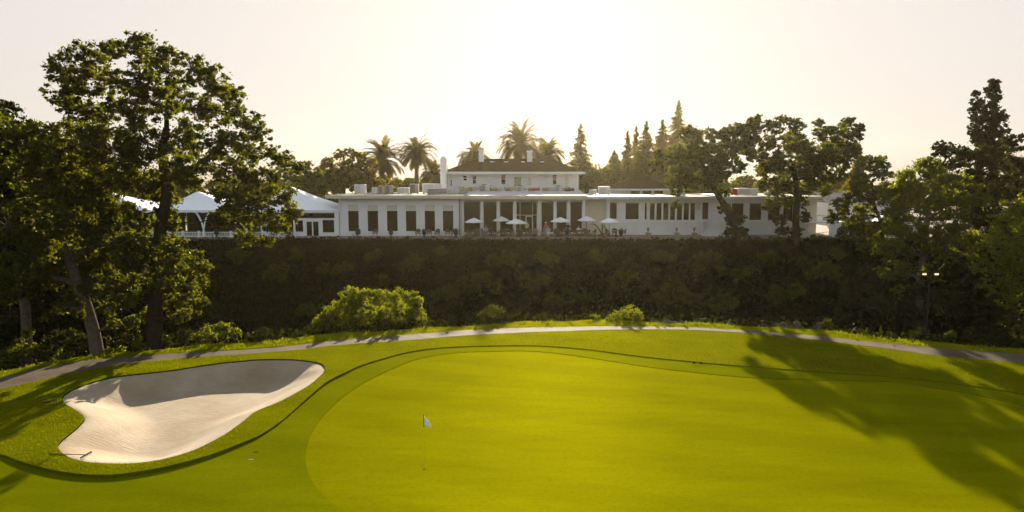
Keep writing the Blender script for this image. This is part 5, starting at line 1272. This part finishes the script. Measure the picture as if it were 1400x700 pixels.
# lamp post
lx, ly = G(1265, 468); ly -= 0; lx, _ = W(1265, 468, 46.6); ly = 46.6; lz = Hs(lx, ly)
lp = thing('lamp_post', 'tall dark lamp post with two lit heads beyond the cart path', 'lamp post', (lx, ly, lz))
zt3 = W(1265, 377, ly)[1]
mk('post', MB().tube([(lx, ly, lz-.2), (lx, ly, zt3)], [.07, .045], 10), 'dark_metal', lp)
mk('crossarm', MB().tube([(lx-.48, ly, zt3), (lx+.48, ly, zt3)], .03, 6), 'dark_metal', lp)
for s in (-1, 1):
    cx_ = lx+s*.42
    hd_ = mk('lamp_head', MB().bbox(cx_-.18, cx_+.18, ly-.06, ly+.14, zt3+.03, zt3+.20, .03), 'dark_metal', lp)
    mk('lamp_lens', MB().box(cx_-.14, cx_+.14, ly-.075, ly-.063, zt3+.06, zt3+.17), 'lamp_glow', hd_)
    li = bpy.data.lights.new('lamp_light', 'SPOT'); li.energy = 4; li.color = (1, .7, .4); li.shadow_soft_size = .01; li.spot_size = R(140)
    lo = bpy.data.objects.new('lamp_light', li); col.objects.link(lo); lo.parent = lp; lo.location = (cx_-lx, 0, zt3+.01-lz); lo.rotation_euler = (R(20), 0, 0)

# ------------------------------------------------------------------ sky, sun, haze, camera
ELEV, AZ = R(15.9), R(3.66)
w = bpy.data.worlds.new('World'); sc.world = w; w.use_nodes = True
nt = w.node_tree; bg = nt.nodes['Background']
sky = nt.nodes.new('ShaderNodeTexSky'); sky.sky_type = 'NISHITA'; sky.sun_disc = False
sky.sun_elevation = ELEV; sky.sun_rotation = AZ; sky.altitude = 0; sky.air_density = 1.0; sky.dust_density = 4.5; sky.ozone_density = 1.0
# tone curve compresses sky brightness, per channel for a cream tint: c / (1 + k c)
k1 = N(nt, 'ShaderNodeVectorMath', operation='MULTIPLY_ADD'); nt.links.new(sky.outputs['Color'], k1.inputs[0]); k1.inputs[1].default_value = (1.34,1.44,1.50); k1.inputs[2].default_value = (1,1,1)
k2 = N(nt, 'ShaderNodeVectorMath', operation='DIVIDE'); nt.links.new(sky.outputs['Color'], k2.inputs[0]); nt.links.new(k1.outputs[0], k2.inputs[1])
nt.links.new(k2.outputs[0], bg.inputs['Color']); bg.inputs['Strength'].default_value = .15
sd = Vector((math.sin(AZ)*math.cos(ELEV), math.cos(AZ)*math.cos(ELEV), math.sin(ELEV)))
su = bpy.data.lights.new('sun', 'SUN'); su.energy = 2.0; su.angle = R(.53); su.color = (1, .86, .64)
so = bpy.data.objects.new('sun', su); col.objects.link(so); so.rotation_euler = sd.to_track_quat('Z', 'Y').to_euler(); so.location = (0, 60, 60)
HAZE = .000085
if HAZE:
    mb = MB().box(-440, 440, -95, 580, -9, 42)
    o = mk('haze', mb, None); m = bpy.data.materials.new('haze'); m.use_nodes = True; n_ = m.node_tree
    n_.nodes.remove(n_.nodes['Principled BSDF']); pv = n_.nodes.new('ShaderNodeVolumePrincipled')
    pv.inputs['Density'].default_value = HAZE; pv.inputs['Color'].default_value = (.95, .84, .56, 1); pv.inputs['Anisotropy'].default_value = .8
    n_.links.new(pv.outputs[0], n_.nodes['Material Output'].inputs['Volume']); o.data.materials.append(m); tag(o, kind='stuff')
cam = bpy.data.cameras.new('camera'); co = bpy.data.objects.new('camera', cam); col.objects.link(co)
co.location = (0, 0, CAMZ); co.rotation_euler = (math.pi/2-PITCH, 0, 0); cam.sensor_width = 36; cam.lens = 36*F/1400; cam.clip_end = 3000; cam.clip_start = .1
sc.camera = co
sc.view_settings.view_transform = 'Standard'; sc.view_settings.look = 'None'; sc.view_settings.gamma = 1; sc.view_settings.use_curve_mapping = False
sc.view_settings.exposure = 3.05
cy = sc.cycles; cy.max_bounces = 6; cy.diffuse_bounces = 3; cy.transmission_bounces = 4; cy.volume_bounces = 1; cy.transparent_max_bounces = 8
cy.use_denoising = True; cy.sample_clamp_indirect = 6
